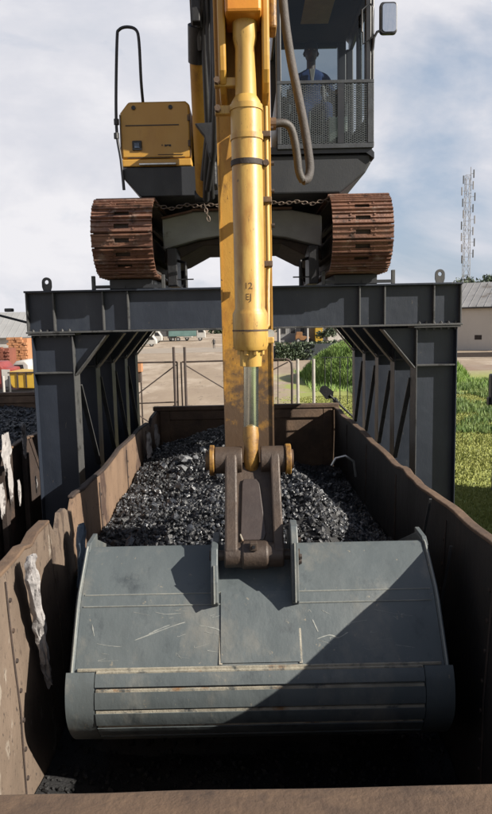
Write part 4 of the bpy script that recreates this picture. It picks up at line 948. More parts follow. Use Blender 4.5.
cap.add(vs, fs); cap.build('cap', M_dark, per, smooth=60)
MB().prism([(pc.x-.040, pc.z+.60), (pc.x+.040, pc.z+.60), (pc.x+.010, pc.z+.40), (pc.x-.010, pc.z+.40)], 'y', pc.y-.125, pc.y-.105).build('shirt_front', M_shirt, per, bevel=.01)
for s in (-1, 1):
    hb = pc + Vector((s*.28, -.32, .24)); MB().tube([hb, hb+Vector((0,-.04,0)), hb+Vector((-s*.005,-.08,-.012))], [.030,.040,.034], 10).build('palm', M_skin, per, smooth=60)
    for k in range(4):
        f0 = hb + Vector((-.027+.018*k, -.095, -.01)); MB().tube([f0, f0+Vector((0,-.028,-.008)), f0+Vector((0,-.036,-.034)), f0+Vector((0,-.018,-.048))], [.010,.010,.009,.007], 6).build('finger', M_skin, per, smooth=60)
    t0 = hb + Vector((-s*.036,-.04,0)); MB().tube([t0, t0+Vector((-s*.02,-.03,-.01)), t0+Vector((-s*.018,-.055,-.02))], [.012,.011,.008], 6).build('thumb', M_skin, per, smooth=60)

# ---------------------------------------------------------------- rags on the left wall
def rag(name, label, pts, ws, m, seed, x=-1.40, cat='rag', fa=1.0):
    """pts: list of (y,z); hanging wrinkled strip along the wall"""
    grid = []; n = 26; P = []
    for i in range(len(pts)-1):
        for k in range(6): t = k/6; P.append((pts[i][0]*(1-t)+pts[i+1][0]*t, pts[i][1]*(1-t)+pts[i+1][1]*t, ws[i]*(1-t)+ws[i+1]*t))
    P.append((*pts[-1], ws[-1]))
    for i, (y, z, w) in enumerate(P):
        row = []
        for j in range(n+1):
            u = j/n-.5; fold = .014*fa*math.sin(j*1.35+seed+i*.12) + .030*fa*noise.noise(Vector((j*.22, i*.22, seed))) + .012*fa*noise.noise(Vector((j*.7, i*.5, seed+3)))
            row.append((x + fold, y + u*w*(1+.25*noise.noise(Vector((i*.4, u*2, seed)))), z + .03*noise.noise(Vector((j*.45, seed, i*.1)))*(1+2*(i == len(P)-1))))
        grid.append(row)
    o = MB().sheet(grid, (.003, 0, 0)).build(name, m, smooth=60); tag(o, label, cat); return o
rag('rag', 'dirty white rag hanging over the left wall of the wagon nearest the camera', [(4.20, 3.13), (4.20, 3.0), (4.27, 2.75), (4.32, 2.55), (4.35, 2.35), (4.40, 2.15)], [.09, .20, .17, .12, .05, .03], M_ragw, 1)
rag('rag', 'dusty blue rag hanging between the left wagon wall and the bucket', [(5.36, 2.98), (5.36, 2.85), (5.34, 2.6), (5.32, 2.35), (5.32, 2.1)], [.12, .26, .26, .2, .12], M_ragb, 2, x=-1.36)
rag('rag', 'tattered white strip hanging at the far left corner of the wagon', [(9.4, 3.05), (9.45, 2.9), (9.5, 2.65)], [.25, .4, .3], M_ragw, 3, x=-1.38)
rag('rag', 'narrow pale strip hanging beside the tattered one in the far wagon corner', [(10.2, 3.05), (10.3, 2.85), (10.4, 2.65)], [.18, .25, .2], M_ragw, 4, x=-1.38)

# ---------------------------------------------------------------- neighbouring wagon
CX2 = -4.35
w2 = thing('coal_wagon', 'dark weathered wagon full of coal on the track left of the gantry leg', 'wagon', (CX2, 7, 0))
side_wall(w2, 1, [(2.0, 6.0), (6.02, 10.0), (10.02, 14.2)], cx=CX2, mt=M_rustd)
side_wall(w2, -1, [(2.0, 8.0), (8.02, 14.2)], cx=CX2, mt=M_rust)
rim(w2, 1, 2.0, 14.2, cx=CX2, mt=M_rust, w=.07); rim(w2, -1, 2.0, 14.2, cx=CX2)
end_wall(w2, 14.25, 1, cx=CX2)
MB().box(CX2-1.45, CX2+1.45, 1.95, 1.99, FLOOR, 3.1).build('end_wall', M_rust, w2)
MB().box(CX2-1.1, CX2+1.1, 2.0, 14.2, .85, 1.24).build('underframe', M_rustd, w2)
for y in [5.2 + .8*i for i in range(9)]: MB().box(CX2+1.535, CX2+1.60, y-.05, y+.05, 1.2, 3.0).build('outer_post', M_rustd, w2, bevel=.006)
for yc in (3.6, 12.4):
    w_ = MB()
    for s in (-1, 1): w_.cyl((CX2+s*.70, yc, .69), (CX2+s*.80, yc, .69), .46, n=24)
    w_.build('wheelset', M_rustd, w2, smooth=40)
hm = MB(); nx, ny = 20, 60; vs = [(CX2-1.44 + 2.88*i/nx, 2.1 + 12.1*j/ny) for j in range(ny+1) for i in range(nx+1)]
hz = lambda x, y: 2.86 + .10*noise.noise(Vector((x*1.1, y*1.1, 5))) + .05*noise.noise(Vector((x*4, y*4, 6)))
hm.add([(x, y, hz(x, y)) for x, y in vs], [(j*(nx+1)+i, j*(nx+1)+i+1, (j+1)*(nx+1)+i+1, (j+1)*(nx+1)+i) for j in range(ny) for i in range(nx)])
h2 = thing('coal_heap', 'flat black coal filling the neighbouring wagon left of the gantry', 'coal heap', (CX2, 8, 2.8))
hm.build('coal_bed', M_coald, h2, kind='stuff')
P = [(CX2 + random.uniform(-1.42, 1.42), random.uniform(5, 14.2)) for _ in range(5000)]; Sz = [random.uniform(.015, .05) for _ in P]
rock_cloud('coal_lumps', [(x, y, hz(x, y)+.01) for x, y in P], Sz, M_coal, h2, 'stuff')
for k, (px, py, h_, wd) in enumerate(((24, 440, .38, .16), (6, 452, .42, .3), (10, 482, .40, .16), (19, 492, .28, .12), (2, 500, .35, .2), (36, 484, .2, .06))):
    c = gnd(px, py, 2.8); xx = CX2+1.64; d = Fv + Rv*((px-246)/F_PX) - Uv*((py-407)/F_PX); c = CP + d*(xx/d.x)
    lab = ['short torn white scrap at the rim of the left wagon nearest the gantry leg', 'broad torn white scrap at the picture edge on the left wagon rim', 'long pale scrap hanging below the broad one on the left wagon',
           'oval white scrap low on the dark side of the left wagon', 'yellowish white scrap lowest at the left picture edge', 'tiny white scrap beside the foot of the left gantry leg'][k]
    rag('torn_sack', lab, [(c.y, c.z+h_/2), (c.y+.02, c.z), (c.y, c.z-h_/2)], [wd*.6, wd, wd*.5], M_ragw, 10+k, x=xx, cat='torn sack', fa=.25)  # flush white sheets standing for sunlit patches on the wagon side

# ---------------------------------------------------------------- covered wagon standing off to the right (casts the shadow on the grass)
w3 = thing('covered_wagon', 'tall dark covered goods wagon standing right of the gantry', 'wagon', (9.0, 9.5, 0))
MB().box(7.5, 10.4, 3.0, 16.0, 1.0, 3.7).build('wagon_body', M_rustd, w3, bevel=.03)
MB().prism([(7.45, 3.71), (8.2, 4.1), (9.7, 4.1), (10.45, 3.71)], 'y', 2.95, 16.05).build('wagon_roof', M_roof, w3)
for yc in (5, 7, 12.5, 14.5):
    w_ = MB()
    for s in (-1, 1): w_.cyl((8.95+s*.70, yc, .5), (8.95+s*.80, yc, .5), .46, n=24)
    w_.build('wheelset', M_rustd, w3, smooth=40)
# trackside signal at the right edge
b = gnd(492.5, 492); sg = thing('signal_post', 'thin grey post with a black signal box at the right edge of the grass', 'signal', (b.x, b.y, 0))
MB().cyl((b.x, b.y, 0), (b.x, b.y, 2.3), .035, n=12).build('post', M_gedge, sg, smooth=40)
MB().box(b.x-.14, b.x+.25, b.y-.12, b.y+.12, 2.30, 3.1).build('signal_box', M_black, sg, bevel=.04)
MB().box(b.x-.19, b.x-.142, b.y-.08, b.y+.08, 2.30, 2.5).build('signal_bracket', M_black, sg, bevel=.02)

# ---------------------------------------------------------------- shovel leaning beyond the wagon
a = at(321, 387, 14.0); b_ = at(354, 418, 14.4); d = (b_-a).normalized()
sh_ = thing('shovel', 'dark shovel with its blade up leaning beside the right gantry leg', 'shovel', tuple(b_ + d*1.9))
MB().tube([a+d*.28, b_+d*1.9], .022, 8).build('handle', M_dark, sh_, smooth=50)
s_ = d.cross(Vector((0, 1, 0))).normalized()
pp = [a+s_*.03, a+s_*.09+d*.05, a+s_*.11+d*.30, a+d*.36+s_*.03, a+d*.36-s_*.03, a-s_*.11+d*.30, a-s_*.09+d*.05, a-s_*.03]
MB().add([tuple(p) for p in pp] + [tuple(p+Vector((0, .012, 0))) for p in pp], [tuple(range(8)), tuple(range(8, 16))[::-1]] + [(i, i+8, (i+1)%8+8, (i+1)%8) for i in range(8)]).build('blade', M_dark, sh_)
MB().cyl(a+d*.44, a+d*.56, .06, .04, n=10).build('socket', M_dark, sh_, smooth=50)

# ---------------------------------------------------------------- gate and fences
M_gate = mat('rusty_gate_tube', (.10,.065,.05), (.06,.045,.04), 5, .7)
M_pale = mat('pale_painted_pipe', (.62,.58,.52), (.5,.46,.4), 4, .6)
YG = 28.0
gt = thing('gate_leaf', 'left leaf of the rusty tube gate seen between gantry leg and stick', 'gate', (-2.9, YG, 0), group='leaves of the rusty yard gate')
def seg(px0, py0, px1, py1, r, par, nm, m=M_gate, Y=YG): MB().tube([at(px0, py0, Y), at(px1, py1, Y)], r, 6).build(nm, m, par, smooth=60)
seg(120,363,177,362,.035,gt,'top_rail'); seg(177,362,179,445,.035,gt,'end_stile'); seg(120,404,178,402,.03,gt,'middle_rail'); seg(176,365,134,397,.028,gt,'diagonal_brace'); seg(134,412,176,440,.028,gt,'diagonal_brace'); seg(120,363,121,445,.035,gt,'end_stile'); seg(120,444,178,444,.03,gt,'bottom_rail')
seg(176,404,146,425,.02,gt,'diagonal_brace')
gt2 = thing('gate_leaf', 'right leaf of the rusty tube gate running behind the yellow stick', 'gate', (0, YG, 0), group='leaves of the rusty yard gate')
seg(182,362,286,359,.035,gt2,'top_rail'); seg(181,362,184,445,.035,gt2,'end_stile'); MB().tube([at(286,359,YG), at(289,360,YG), at(291.5,363,YG), at(292,370,YG), at(292,445,YG)], .05, 8).build('end_stile', M_gate, gt2, smooth=60)
seg(185,365,230,392,.028,gt2,'diagonal_brace'); seg(230,392,288,362,.028,gt2,'diagonal_brace'); seg(184,444,292,444,.03,gt2,'bottom_rail'); seg(278,360,278,444,.02,gt2,'stay_bar')
for k, px in enumerate((173.5, 184.5)):
    p = at(px, 347, YG-.15); o = MB().cyl((p.x, p.y, 0), (p.x, p.y, p.z), .055, n=10).build('gate_post', M_gate, smooth=40)
    tag(o, ['dark gate post where the left gate leaf closes', 'dark gate post just right of the first, where the right leaf closes'][k], 'gate post')
for k, px in enumerate((297.5, 313.5)):
    p = at(px, 359, 27.5); o = MB().cyl((p.x, p.y, 0), (p.x, p.y, p.z), .065, n=12).build('pipe_post', M_pale, smooth=40)
    tag(o, ['pale pipe post next to the rounded end of the gate', 'pale pipe post standing at the edge of the grass, right of its twin'][k], 'post')
fn = thing('rail_fence', 'dark thin rod fence on the grass before the green bush', 'fence', (4, 33, 0))
for px in (325, 331, 340, 347.5, 354, 361): seg(px, 357, px, 404 if px > 330 else 398, .022, fn, 'upright', M_black, 33)
seg(322,357.5,364,357,.015,fn,'top_rail',M_black,33)
# small orange-topped cabinet left of the gate
c = gnd(138, 381, 1.0)
bx_ = thing('utility_box', 'small orange box on a dark stand beside the left gantry leg', 'box', (at(138,381,30).x, 30, 0))
p = at(138, 372, 30); MB().box(p.x-.35, p.x+.2, 29.8, 30.2, p.z+.0, p.z+.45).build('orange_case', M_orangeb, bx_, bevel=.03); MB().box(p.x-.3, p.x+.15, 29.85, 30.15, p.z-.45, p.z-.01).build('dark_case', M_carb, bx_, bevel=.03)
for dx in (-.28, .1): MB().box(p.x+dx, p.x+dx+.06, 29.9, 29.96, 0, p.z-.455).build('leg', M_carb, bx_)

# ---------------------------------------------------------------- vegetation
def leaf_cloud(name, centers, m, size, parent=None, kind=None):
    n = len(centers); c = np.array(centers); a = RNG.normal(size=(n,3)); a /= np.linalg.norm(a, axis=1)[:,None]; b = np.cross(a, RNG.normal(size=(n,3))); b /= np.linalg.norm(b, axis=1)[:,None]
    s = RNG.uniform(.6, 1.3, (n,1))*size
    V = np.stack([c-a*s, c+b*s*.5, c+a*s, c-b*s*.5], 1).reshape(-1, 3)
    if parent: V = V - np.array(ORG[parent.name])
    me = bpy.data.meshes.new(name); me.vertices.add(4*n); me.vertices.foreach_set('co', V.reshape(-1)); me.loops.add(4*n); me.loops.foreach_set('vertex_index', np.arange(4*n, dtype=np.int32))
    me.polygons.add(n); me.polygons.foreach_set('loop_start', np.arange(0, 4*n, 4, dtype=np.int32)); me.update(calc_edges=True)
    me.materials.append(m); o = bpy.data.objects.new(name, me); COL.objects.link(o)
    if parent: o.parent = parent
    if kind: o['kind'] = kind
    return o
def tree(name, label, cat, x, y, h, r, n, size, m, group=None, trunk=True, seed=0, flat=.8):
    t = thing(name, label, cat, (x, y, 0), group); rr = random.Random(seed)
    tb = MB(); hc = h-r*flat
    if trunk:
        tb.tube([(x, y, 0), (x+.02*h, y, hc*.5), (x, y, hc)], [h*.035, h*.028, h*.018], 8)
    blobs = []
    for _ in range(9):
        a = rr.uniform(0, 6.28); q = rr.uniform(.2, .75)*r; bz = hc + rr.uniform(-.55, .6)*r*flat
        bxx, byy = x+q*math.cos(a), y+q*math.sin(a); blobs.append((bxx, byy, bz, r*rr.uniform(.3, .52)))
        tb.tube([(x, y, hc*.6 if trunk else 0), (bxx, byy, bz)], [h*.014, h*.005], 6)
    tb.build('trunk', M_wood, t, smooth=50); pts = []
    for _ in range(n):
        bxx, byy, bz, br = rr.choice(blobs); d = Vector((rr.gauss(0,1), rr.gauss(0,1), rr.gauss(0,1))).normalized()*br*rr.uniform(.45, 1.08)
        pts.append((bxx+d.x, byy+d.y, max(.05, bz+d.z*flat)))
    leaf_cloud('crown', pts, m, size, t); return t
# trees over the right-hand building's roof
for k, (px, Yt, h, r) in enumerate(((480, 150, 13.6, 6.5), (494, 146, 14.6, 7), (472, 160, 12.5, 5))):
    c = at(px, 300, Yt)
    tree('tree', ['broad dark green tree rising behind the roof on the right', 'tallest green tree at the right edge behind the roof', 'low dark tree behind the roof beside the lattice mast'][k], 'tree', c.x, Yt, h, r, 2600, .35, M_leafd, seed=k)
# grassy bank, seen between stick and right leg
def bank_h(x, y):
    r = math.hypot((x-10.2)/6.0, (y-51)/8.5); return 2.95*max(0, 1-r*r)**.75*(1 + .16*noise.noise(Vector((x*.6, y*.6, 2)))) + .10*noise.noise(Vector((x*2, y*2, 7)))*(1 if r < 1 else 0)
bk = MB(); n = 48; bk.add([(3.6+13.4*i/n, 42+18*j/n, bank_h(3.6+13.4*i/n, 42+18*j/n)-.02) for j in range(n+1) for i in range(n+1)], [(j*(n+1)+i, j*(n+1)+i+1, (j+1)*(n+1)+i+1, (j+1)*(n+1)+i) for j in range(n) for i in range(n)])
bk.build('grass_bank', mat('green_bank_soil', (.14,.22,.05), (.20,.26,.07), 1.2, .9, 0, .4, 6), kind='structure')
# dark hedge line
hg = []
for _ in range(9000):
    x = random.uniform(3.4, 17); y = 74 + x*.35 + random.uniform(-.8, .8); hgt = 1.9*(1 - .15*abs(noise.noise(Vector((x*.7, 0, 0))))); hg.append((x, y, random.uniform(.05, 1)*hgt + random.uniform(-.1, .25)))
hgo = leaf_cloud('hedge', hg, M_leafd, .16); tag(hgo, 'low dark hedge running across behind the pipe posts', 'hedge', kind=None)
# shade net / low wall in front of the hedge
wl = MB(); wl.prism([(3.2, 0), (17.5, 0), (17.5, 2.0), (3.2, 1.65)], 'y', 76, 76.2)
tag(wl.build('low_wall', mat('dark_blue_grey_wall', (.075,.09,.105), (.05,.06,.07), .8, .9, 0, .3, 3)), 'dark blue grey boundary wall behind the hedge', 'wall')
# far tree line
for side, (x0, x1, n_) in enumerate(((-95, 25, 12), (30, 110, 5))):
    for k in range(n_):
        x = x0 + (x1-x0)*(k+.5)/n_ + random.uniform(-3, 3); y = 245 + random.uniform(-15, 25)
        pos = ['leftmost', 'second', 'third', 'fourth', 'fifth', 'sixth', 'seventh', 'eighth', 'ninth', 'tenth', 'eleventh', 'last'][k]
        words = ['far pale green tree at the left end of the horizon line', 'far tree on the horizon line above the parked white vans', 'far tree on the horizon seen under the gantry beam', 'far tree on the horizon line behind the distant sheds']
        tree('tree', (pos + ' tree from the left in the far row under the gantry beam') if side == 0 else (pos + ' tree from the left in the far row behind the white sheds'), 'tree', x, y, random.uniform(5.5, 7.5), random.uniform(4.5, 7), 500, .7, M_leafd, group='far trees on the horizon ' + ('under the beam' if side == 0 else 'behind the sheds'), seed=30+k+side*20)
# grass
def blades(name, n, x0, x1, y0, y1, h0, h1, m, dens=None):
    V = np.zeros((n, 3, 3)); i = 0
    while i < n:
        x = random.uniform(x0, x1); y = y0 + (y1-y0)*random.random()
        if dens and random.random() > dens(x, y): continue
        a = random.uniform(0, 6.28); h = random.uniform(h0, h1); w = .012 + .010*y/20; l = h*.35
        V[i] = ((x-w*math.cos(a), y-w*math.sin(a), 0), (x+w*math.cos(a), y+w*math.sin(a), 0), (x+random.uniform(-l, l), y+random.uniform(-l, l), h)); i += 1
    me = bpy.data.meshes.new(name); me.vertices.add(3*n); me.vertices.foreach_set('co', V.reshape(-1)); me.loops.add(3*n); me.loops.foreach_set('vertex_index', np.arange(3*n, dtype=np.int32))
    me.polygons.add(n); me.polygons.foreach_set('loop_start', np.arange(0, 3*n, 3, dtype=np.int32)); me.update(calc_edges=True); me.materials.append(m)
    o = bpy.data.objects.new(name, me); COL.objects.link(o); return o
dn = lambda x, y: max(0, min(1, .5 + 3.0*noise.noise(Vector((x*.5, y*.5, 0)))))
def dnr(x, y): return (1 if .03 < x/y < .19 or .28 < x/y < .43 else .2)*(.35+.65*dn(x, y))*(1 if x > 2.4+.03*y+1.5*noise.noise(Vector((x*.3, y*.3, 4))) else .03)
tag(blades('grass', 120000, 1.2, 16, 11, 40, .025, .09, M_blade, dnr), 'yellow green trampled grass right of the wagon', 'grass', kind='stuff')
dk = lambda x, y: max(0, min(1, .6 + 2.5*noise.noise(Vector((x*.6, y*.6, 9)))))*(1 if y > 26 + .5*math.sin(x) else .04)
bw_ = blades('bank_weeds', 60000, 4.2, 16.2, 42.6, 59.4, .18, .5, M_leafb, lambda x, y: 1 if bank_h(x, y) > .15 and noise.noise(Vector((x*.9, y*.9, 4))) > -.25 else .08)
co = np.zeros(len(bw_.data.vertices)*3); bw_.data.vertices.foreach_get('co', co); co = co.reshape(-1, 3, 3)
for t_ in co: t_[:, 2] += bank_h(t_[0, 0], t_[0, 1])-.03
bw_.data.vertices.foreach_set('co', co.reshape(-1)); bw_.data.update()
tag(bw_, 'bright green weeds covering the bank beside the right gantry leg', 'weeds', kind='stuff')
tag(blades('weeds', 45000, 6.5, 24, 24, 48, .10, .34, M_bladed, dk), 'taller dark green weeds growing beyond the trampled grass', 'weeds', kind='stuff')

# ---------------------------------------------------------------- right building and mast
def shed(name, label, xa, ya, xb, yb, hw, hr, depth, roofm, wallm, ribs=True):
    """long wall from (xa,ya) to (xb,yb); roof slopes up away from it"""
    A = Vector((xa, ya, 0)); B = Vector((xb, yb, 0)); t = (B-A).normalized(); nn = Vector((-t.y, t.x, 0)); L_ = (B-A).length
    T = thing(name, label, 'building', tuple(A.lerp(B, .5)))
    def P(u, v, z): q = A + t*u + nn*v; return (q.x, q.y, z)
    def bx3(mb, u0, u1, v0, v1, z0, z1):
        mb.add([P(u0,v0,z0),P(u1,v0,z0),P(u1,v1,z0),P(u0,v1,z0),P(u0,v0,z1),P(u1,v0,z1),P(u1,v1,z1),P(u0,v1,z1)], [(0,3,2,1),(4,5,6,7),(0,1,5,4),(1,2,6,5),(2,3,7,6),(3,0,4,7)])
    w = MB(); bx3(w, 0, L_, 0, depth, 0, hw); w.build('wall', wallm, T)
    r = MB(); r.add([P(-.4,-.6,hw+.02), P(L_+.4,-.6,hw+.02), P(L_+.4,depth/2,hr), P(-.4,depth/2,hr), P(-.4,-.6,hw+.12), P(L_+.4,-.6,hw+.12), P(L_+.4,depth/2,hr+.1), P(-.4,depth/2,hr+.1)], [(0,3,2,1),(4,5,6,7),(0,1,5,4),(1,2,6,5),(2,3,7,6),(3,0,4,7)])
    r.add([P(-.4,depth/2+.02,hr), P(L_+.4,depth/2+.02,hr), P(L_+.4,depth+.6,hw), P(-.4,depth+.6,hw)], [(0,1,2,3)])
    ro = r.build('roof', roofm, T)
    g_ = MB(); g_.add([P(0,.01,hw+.005), P(0,depth-.01,hw+.005), P(0,depth/2,hr-.05)], [(0,1,2)]); g_.build('gable', wallm, T)
    if ribs:
        u = 0
        while u < L_:
            MB().add([P(u,-.6,hw+.125), P(u+.07,-.6,hw+.125), P(u+.07,depth/2,hr+.105), P(u,depth/2,hr+.105), P(u,-.6,hw+.165), P(u+.07,-.6,hw+.165), P(u+.07,depth/2,hr+.145), P(u,depth/2,hr+.145)], [(0,3,2,1),(4,5,6,7),(0,1,5,4),(1,2,6,5),(2,3,7,6),(3,0,4,7)]).build('roof_rib', roofm, ro)
            u += .95
    return T, P, bx3
a = at(440, 349, 92); b_ = at(540, 347, 92)
T, P_, bx3 = shed('warehouse', 'cream walled warehouse with a grey sheet roof at the right edge', a.x, 92, b_.x, 84, 5.55, 9.0, 14, M_roof, M_conc)
q = MB(); bx3(q, -.5, 16, -.66, -.62, 5.45, 5.6); q.build('gutter', M_rustd, T)
for u in (4.5, 9, 12.5):
    q = MB(); bx3(q, u, u+.9, -.03, -.005, 1.4, 2.0); q.build('wall_vent', M_rustd, T)
MB().bar((20, 74, .35), (60, 70, .35), .3, .5).build('pipeline', M_rustd); tag(bpy.data.objects['pipeline'], 'dark pipe lying on the ground before the cream warehouse', 'pipe')
# lattice mast
mp0 = at(465.5, 300, 150); mh = at(466, 167, 150).z; mst = thing('lattice_mast', 'tall pale lattice telecom mast with antennas above the warehouse', 'mast', (mp0.x, 150, 0))
M_mast = mat('pale_galvanised_steel', (.42,.40,.38), (.32,.30,.29), .5, .5, .2, 0)
bw = .62
legs = [(-bw, -bw), (bw, -bw), (bw, bw), (-bw, bw)]
for dx, dy in legs: MB().tube([(mp0.x+dx*1.25, 150+dy, 0), (mp0.x+dx*.75, 150+dy*.8, mh-2)], .055, 5).build('leg', M_mast, mst)
z = 0.0; lat = MB(); i = 0
while z < mh-3:
    s0 = 1.25-.5*z/mh; s1 = 1.25-.5*(z+1.9)/mh
    for k in range(4):
        (x0, y0), (x1, y1) = legs[k], legs[(k+1) % 4]
        if i % 2: x0, y0, x1, y1 = x1, y1, x0, y0
        lat.bar((mp0.x+x0*s0, 150+y0, z), (mp0.x+x1*s1, 150+y1, z+1.9), .05, .05); lat.bar((mp0.x+x0*s1, 150+y0, z+1.9), (mp0.x+x1*s1, 150+y1, z+1.9), .045, .045)
    z += 1.9; i += 1
lat.build('lattice', M_mast, mst, kind='stuff')
rr = random.Random(4)
for k in range(16):
    z = mh - 1.5 - 19*(k/16) ; sd = -1 if k % 2 else 1; x = mp0.x + sd*(.9+rr.uniform(0, .6))
    an = MB().box(x-.10, x+.10, 149.2, 149.5, z-.9, z+.8).build('antenna', M_mast if rr.random() > .35 else M_gedge, mst, bevel=.03)
    MB().bar((mp0.x+sd*.4, 149.4, z), (x-sd*.145, 149.4, z), .07, .07).build('antenna_arm', M_mast, mst)
MB().cyl((mp0.x+.6, 150, mh-3), (mp0.x+.6, 150, mh), .06, n=6).build('lightning_rod', M_mast, mst)

# ---------------------------------------------------------------- left background
a = at(-60, 341, 95); b_ = at(45, 341, 95)
shed('warehouse', 'pale grey shed with a light sheet roof behind the brick stack at the left edge', a.x, 95, b_.x, 95, at(10, 338, 95).z, at(10, 313, 101).z, 12, mat('pale_grey_sheet', (.50,.50,.50), (.42,.42,.42), .3, .6), M_white)
# brick stacks
def brick_stack(label, px0, px1, py0, py1, Y, m):
    A = at(px0, py1, Y); B = at(px1, py0, Y); T = thing('brick_stack', label, 'brick stack', ((A.x+B.x)/2, Y, 0), 'brick stacks behind the left wagon')
    W = B.x-A.x; zt = B.z; nz_ = 11; nx_ = 7; first = None
    zs = max(0, A.z-.3); dz = (zt-zs)/nz_; dx = W/nx_
    MB().box(A.x+.05, B.x-.05, Y+.1, Y+1.5, 0, zt-.1).build('stack_core', m, T)
    for j in range(nz_):
        off = .5*dx if j % 2 else 0; cnt = nx_ - (1 if j % 2 else 0) - (max(0, j-8))
        for i in range(cnt):
            mb = None
            if first is None:
                q = MB(); q.box(-dx*.47+T.location.x, dx*.47+T.location.x, -.2+Y, .2+Y, -dz*.46, dz*.46); first = q.build('brick_pack', m, T); o = first
            else: o = first.copy(); COL.objects.link(o); o.parent = T
            o.location = (A.x + off + dx*(i+.5) - T.location.x, random.uniform(-.05, .05), zs + dz*(j+.5))
brick_stack('tall stepped stack of orange bricks left of the gantry leg', 9, 27, 337, 362, 48, M_orangeb)
brick_stack('lower dark red brick stack at the left picture edge', -14, 9, 347, 362, 46, M_redbr)
# yellow tipper and white van
def wheel(x, y, z, r, par, w=.25):
    t = MB().cyl((x, y-w/2, z), (x, y+w/2, z), r, n=20).build('wheel', M_rubber, par, smooth=40); MB().cyl((x, y-w/2-.01, z), (x, y-w/2-.001, z), r*.5, n=16).build('rim', M_silver, t)
yt = thing('tipper_truck', 'yellow tipper body with dark frame parked behind the left wagon', 'truck', (at(18,390,34).x, 34, 0))
A = at(10, 388, 34); B = at(34, 371, 34)
bd = MB().prism([(A.x, A.z+.25), (A.x+.15, A.z), (B.x, A.z-.05), (B.x, B.z-.1), (A.x, B.z)], 'y', 34, 36).build('tipper_body', M_vyel, yt, bevel=.04)
for x in (A.x+.42, A.x+.85): MB().box(x-.03, x+.03, 33.94, 33.99, A.z, B.z-.06).build('body_rib', M_rustd, bd)
MB().box(A.x-.05, B.x+.02, 33.92, 33.99, B.z-.09, B.z-.03).build('body_rail', M_rustd, bd)
MB().box(A.x-1.0, B.x, 34.2, 35.8, .6, A.z-.1).build('chassis', M_dark, yt)
for x in (A.x-.6, B.x-.4): wheel(x, 34.3, .5, .5, yt)
wv = thing('truck_cab', 'white rounded truck cab behind the yellow tipper body', 'truck', (at(20,372,38).x, 38, 0))
A = at(15, 376, 38); B = at(29, 360, 38)
cb_ = MB().prism([(A.x-.6, .7), (B.x, .7), (B.x, B.z-.25), (B.x-.25, B.z), (A.x+.1, B.z-.05), (A.x-.35, B.z-.5), (A.x-.6, B.z-.7)], 'y', 38, 40).build('cab_body', M_white, wv, bevel=.1, smooth=30)
MB().prism([(A.x-.25, B.z-.62), (B.x-.3, B.z-.62), (B.x-.35, B.z-.25), (A.x, B.z-.25)], 'y', 37.97, 37.995).build('window', M_dark, cb_)
for x in (A.x-.1, B.x-.4): wheel(x, 38.2, .45, .45, wv)
rd = thing('pickup', 'red and white pickup at the left picture edge', 'car', (at(0,370,36).x, 36, 0))
A = at(-16, 378, 36); B = at(9, 362, 36)
c_ = MB().prism([(A.x, .5), (B.x, .5), (B.x, B.z-.35), (B.x-.35, B.z-.3), (B.x-.6, B.z), (A.x, B.z)], 'y', 36, 37.8).build('body', M_red, rd, bevel=.08, smooth=30)
MB().prism([(B.x-.42, .9), (B.x+.012, .9), (B.x+.012, B.z-.4), (B.x-.42, B.z-.38)], 'y', 35.97, 35.995).build('door', M_white, c_)
MB().prism([(A.x+.2, B.z-.4), (B.x-.75, B.z-.4), (B.x-.8, B.z-.1), (A.x+.2, B.z-.1)], 'y', 35.97, 35.995).build('window', M_dark, c_)
for x in (A.x+.4, B.x-.4): wheel(x, 36.2, .4, .4, rd)
for k, px in enumerate((3, 9)):
    p = at(px, 376, 20); q = at(px+1, 392, 20); tag(MB().tube([tuple(p), (q.x, 20, 0)], .04, 8).build('leaning_pole', M_white if k == 0 else M_gedge), ['white pole standing in front of the red pickup', 'grey pole just right of the white pole by the pickup'][k], 'pole')

# far left gap: vans, trucks, person
def van(name, label, px, py, Y, L_, h, m, cat='van', group=None):
    p = gnd(px, py); s = Y/p.y; x = at(px, py, Y).x; T = thing(name, label, cat, (x, Y, 0), group)
    b_ = MB().prism([(x-L_/2, .4), (x+L_/2, .4), (x+L_/2, h*.55), (x+L_/2-.8, h), (x-L_/2, h)], 'y', Y, Y+2).build('body', m, T, bevel=.12, smooth=30)
    MB().prism([(x+L_/2-1.5, h*.58), (x+L_/2-.35, h*.58), (x+L_/2-.85, h*.88), (x+L_/2-1.5, h*.88)], 'y', Y-.03, Y-.005).build('window', M_dark, b_)
    for dx in (-L_/2+.9, L_/2-.9): wheel(x+dx, Y+.15, .4, .4, T)
    return T
van('van', 'small white van at the far left end of the row of parked vehicles', 143, 345, 128, 5.0, 2.2, M_white)
van('van', 'second white van half behind the first in the far vehicle row', 150, 340, 150, 5.2, 2.6, M_white)
M_tarp = mat('blue_green_tarpaulin', (.12,.24,.22), (.20,.34,.32), .4, .7)
def lorry(label, px, L_, h, m, Y):
    x = at(px, 340, Y).x; T = thing('lorry', label, 'lorry', (x, Y, 0), 'lorries parked on the far side of the yard')
    MB().box(x-L_/2, x+L_/2-2.1, Y, Y+2.4, 1.1, h).build('load_body', m, T, bevel=.1)
    c = MB().prism([(x+L_/2-2.0, .7), (x+L_/2, .7), (x+L_/2, 1.9), (x+L_/2-.4, 2.9), (x+L_/2-2.0, 2.9)], 'y', Y, Y+2.3).build('cab', M_white, T, bevel=.08)
    MB().prism([(x+L_/2-1.6, 1.95), (x+L_/2-.3, 1.95), (x+L_/2-.6, 2.6), (x+L_/2-1.6, 2.6)], 'y', Y-.03, Y-.005).build('window', M_dark, c)
    for dx in (-L_/2+1, -L_/2+2.2, L_/2-1.2): wheel(x+dx, Y+.2, .5, .5, T)
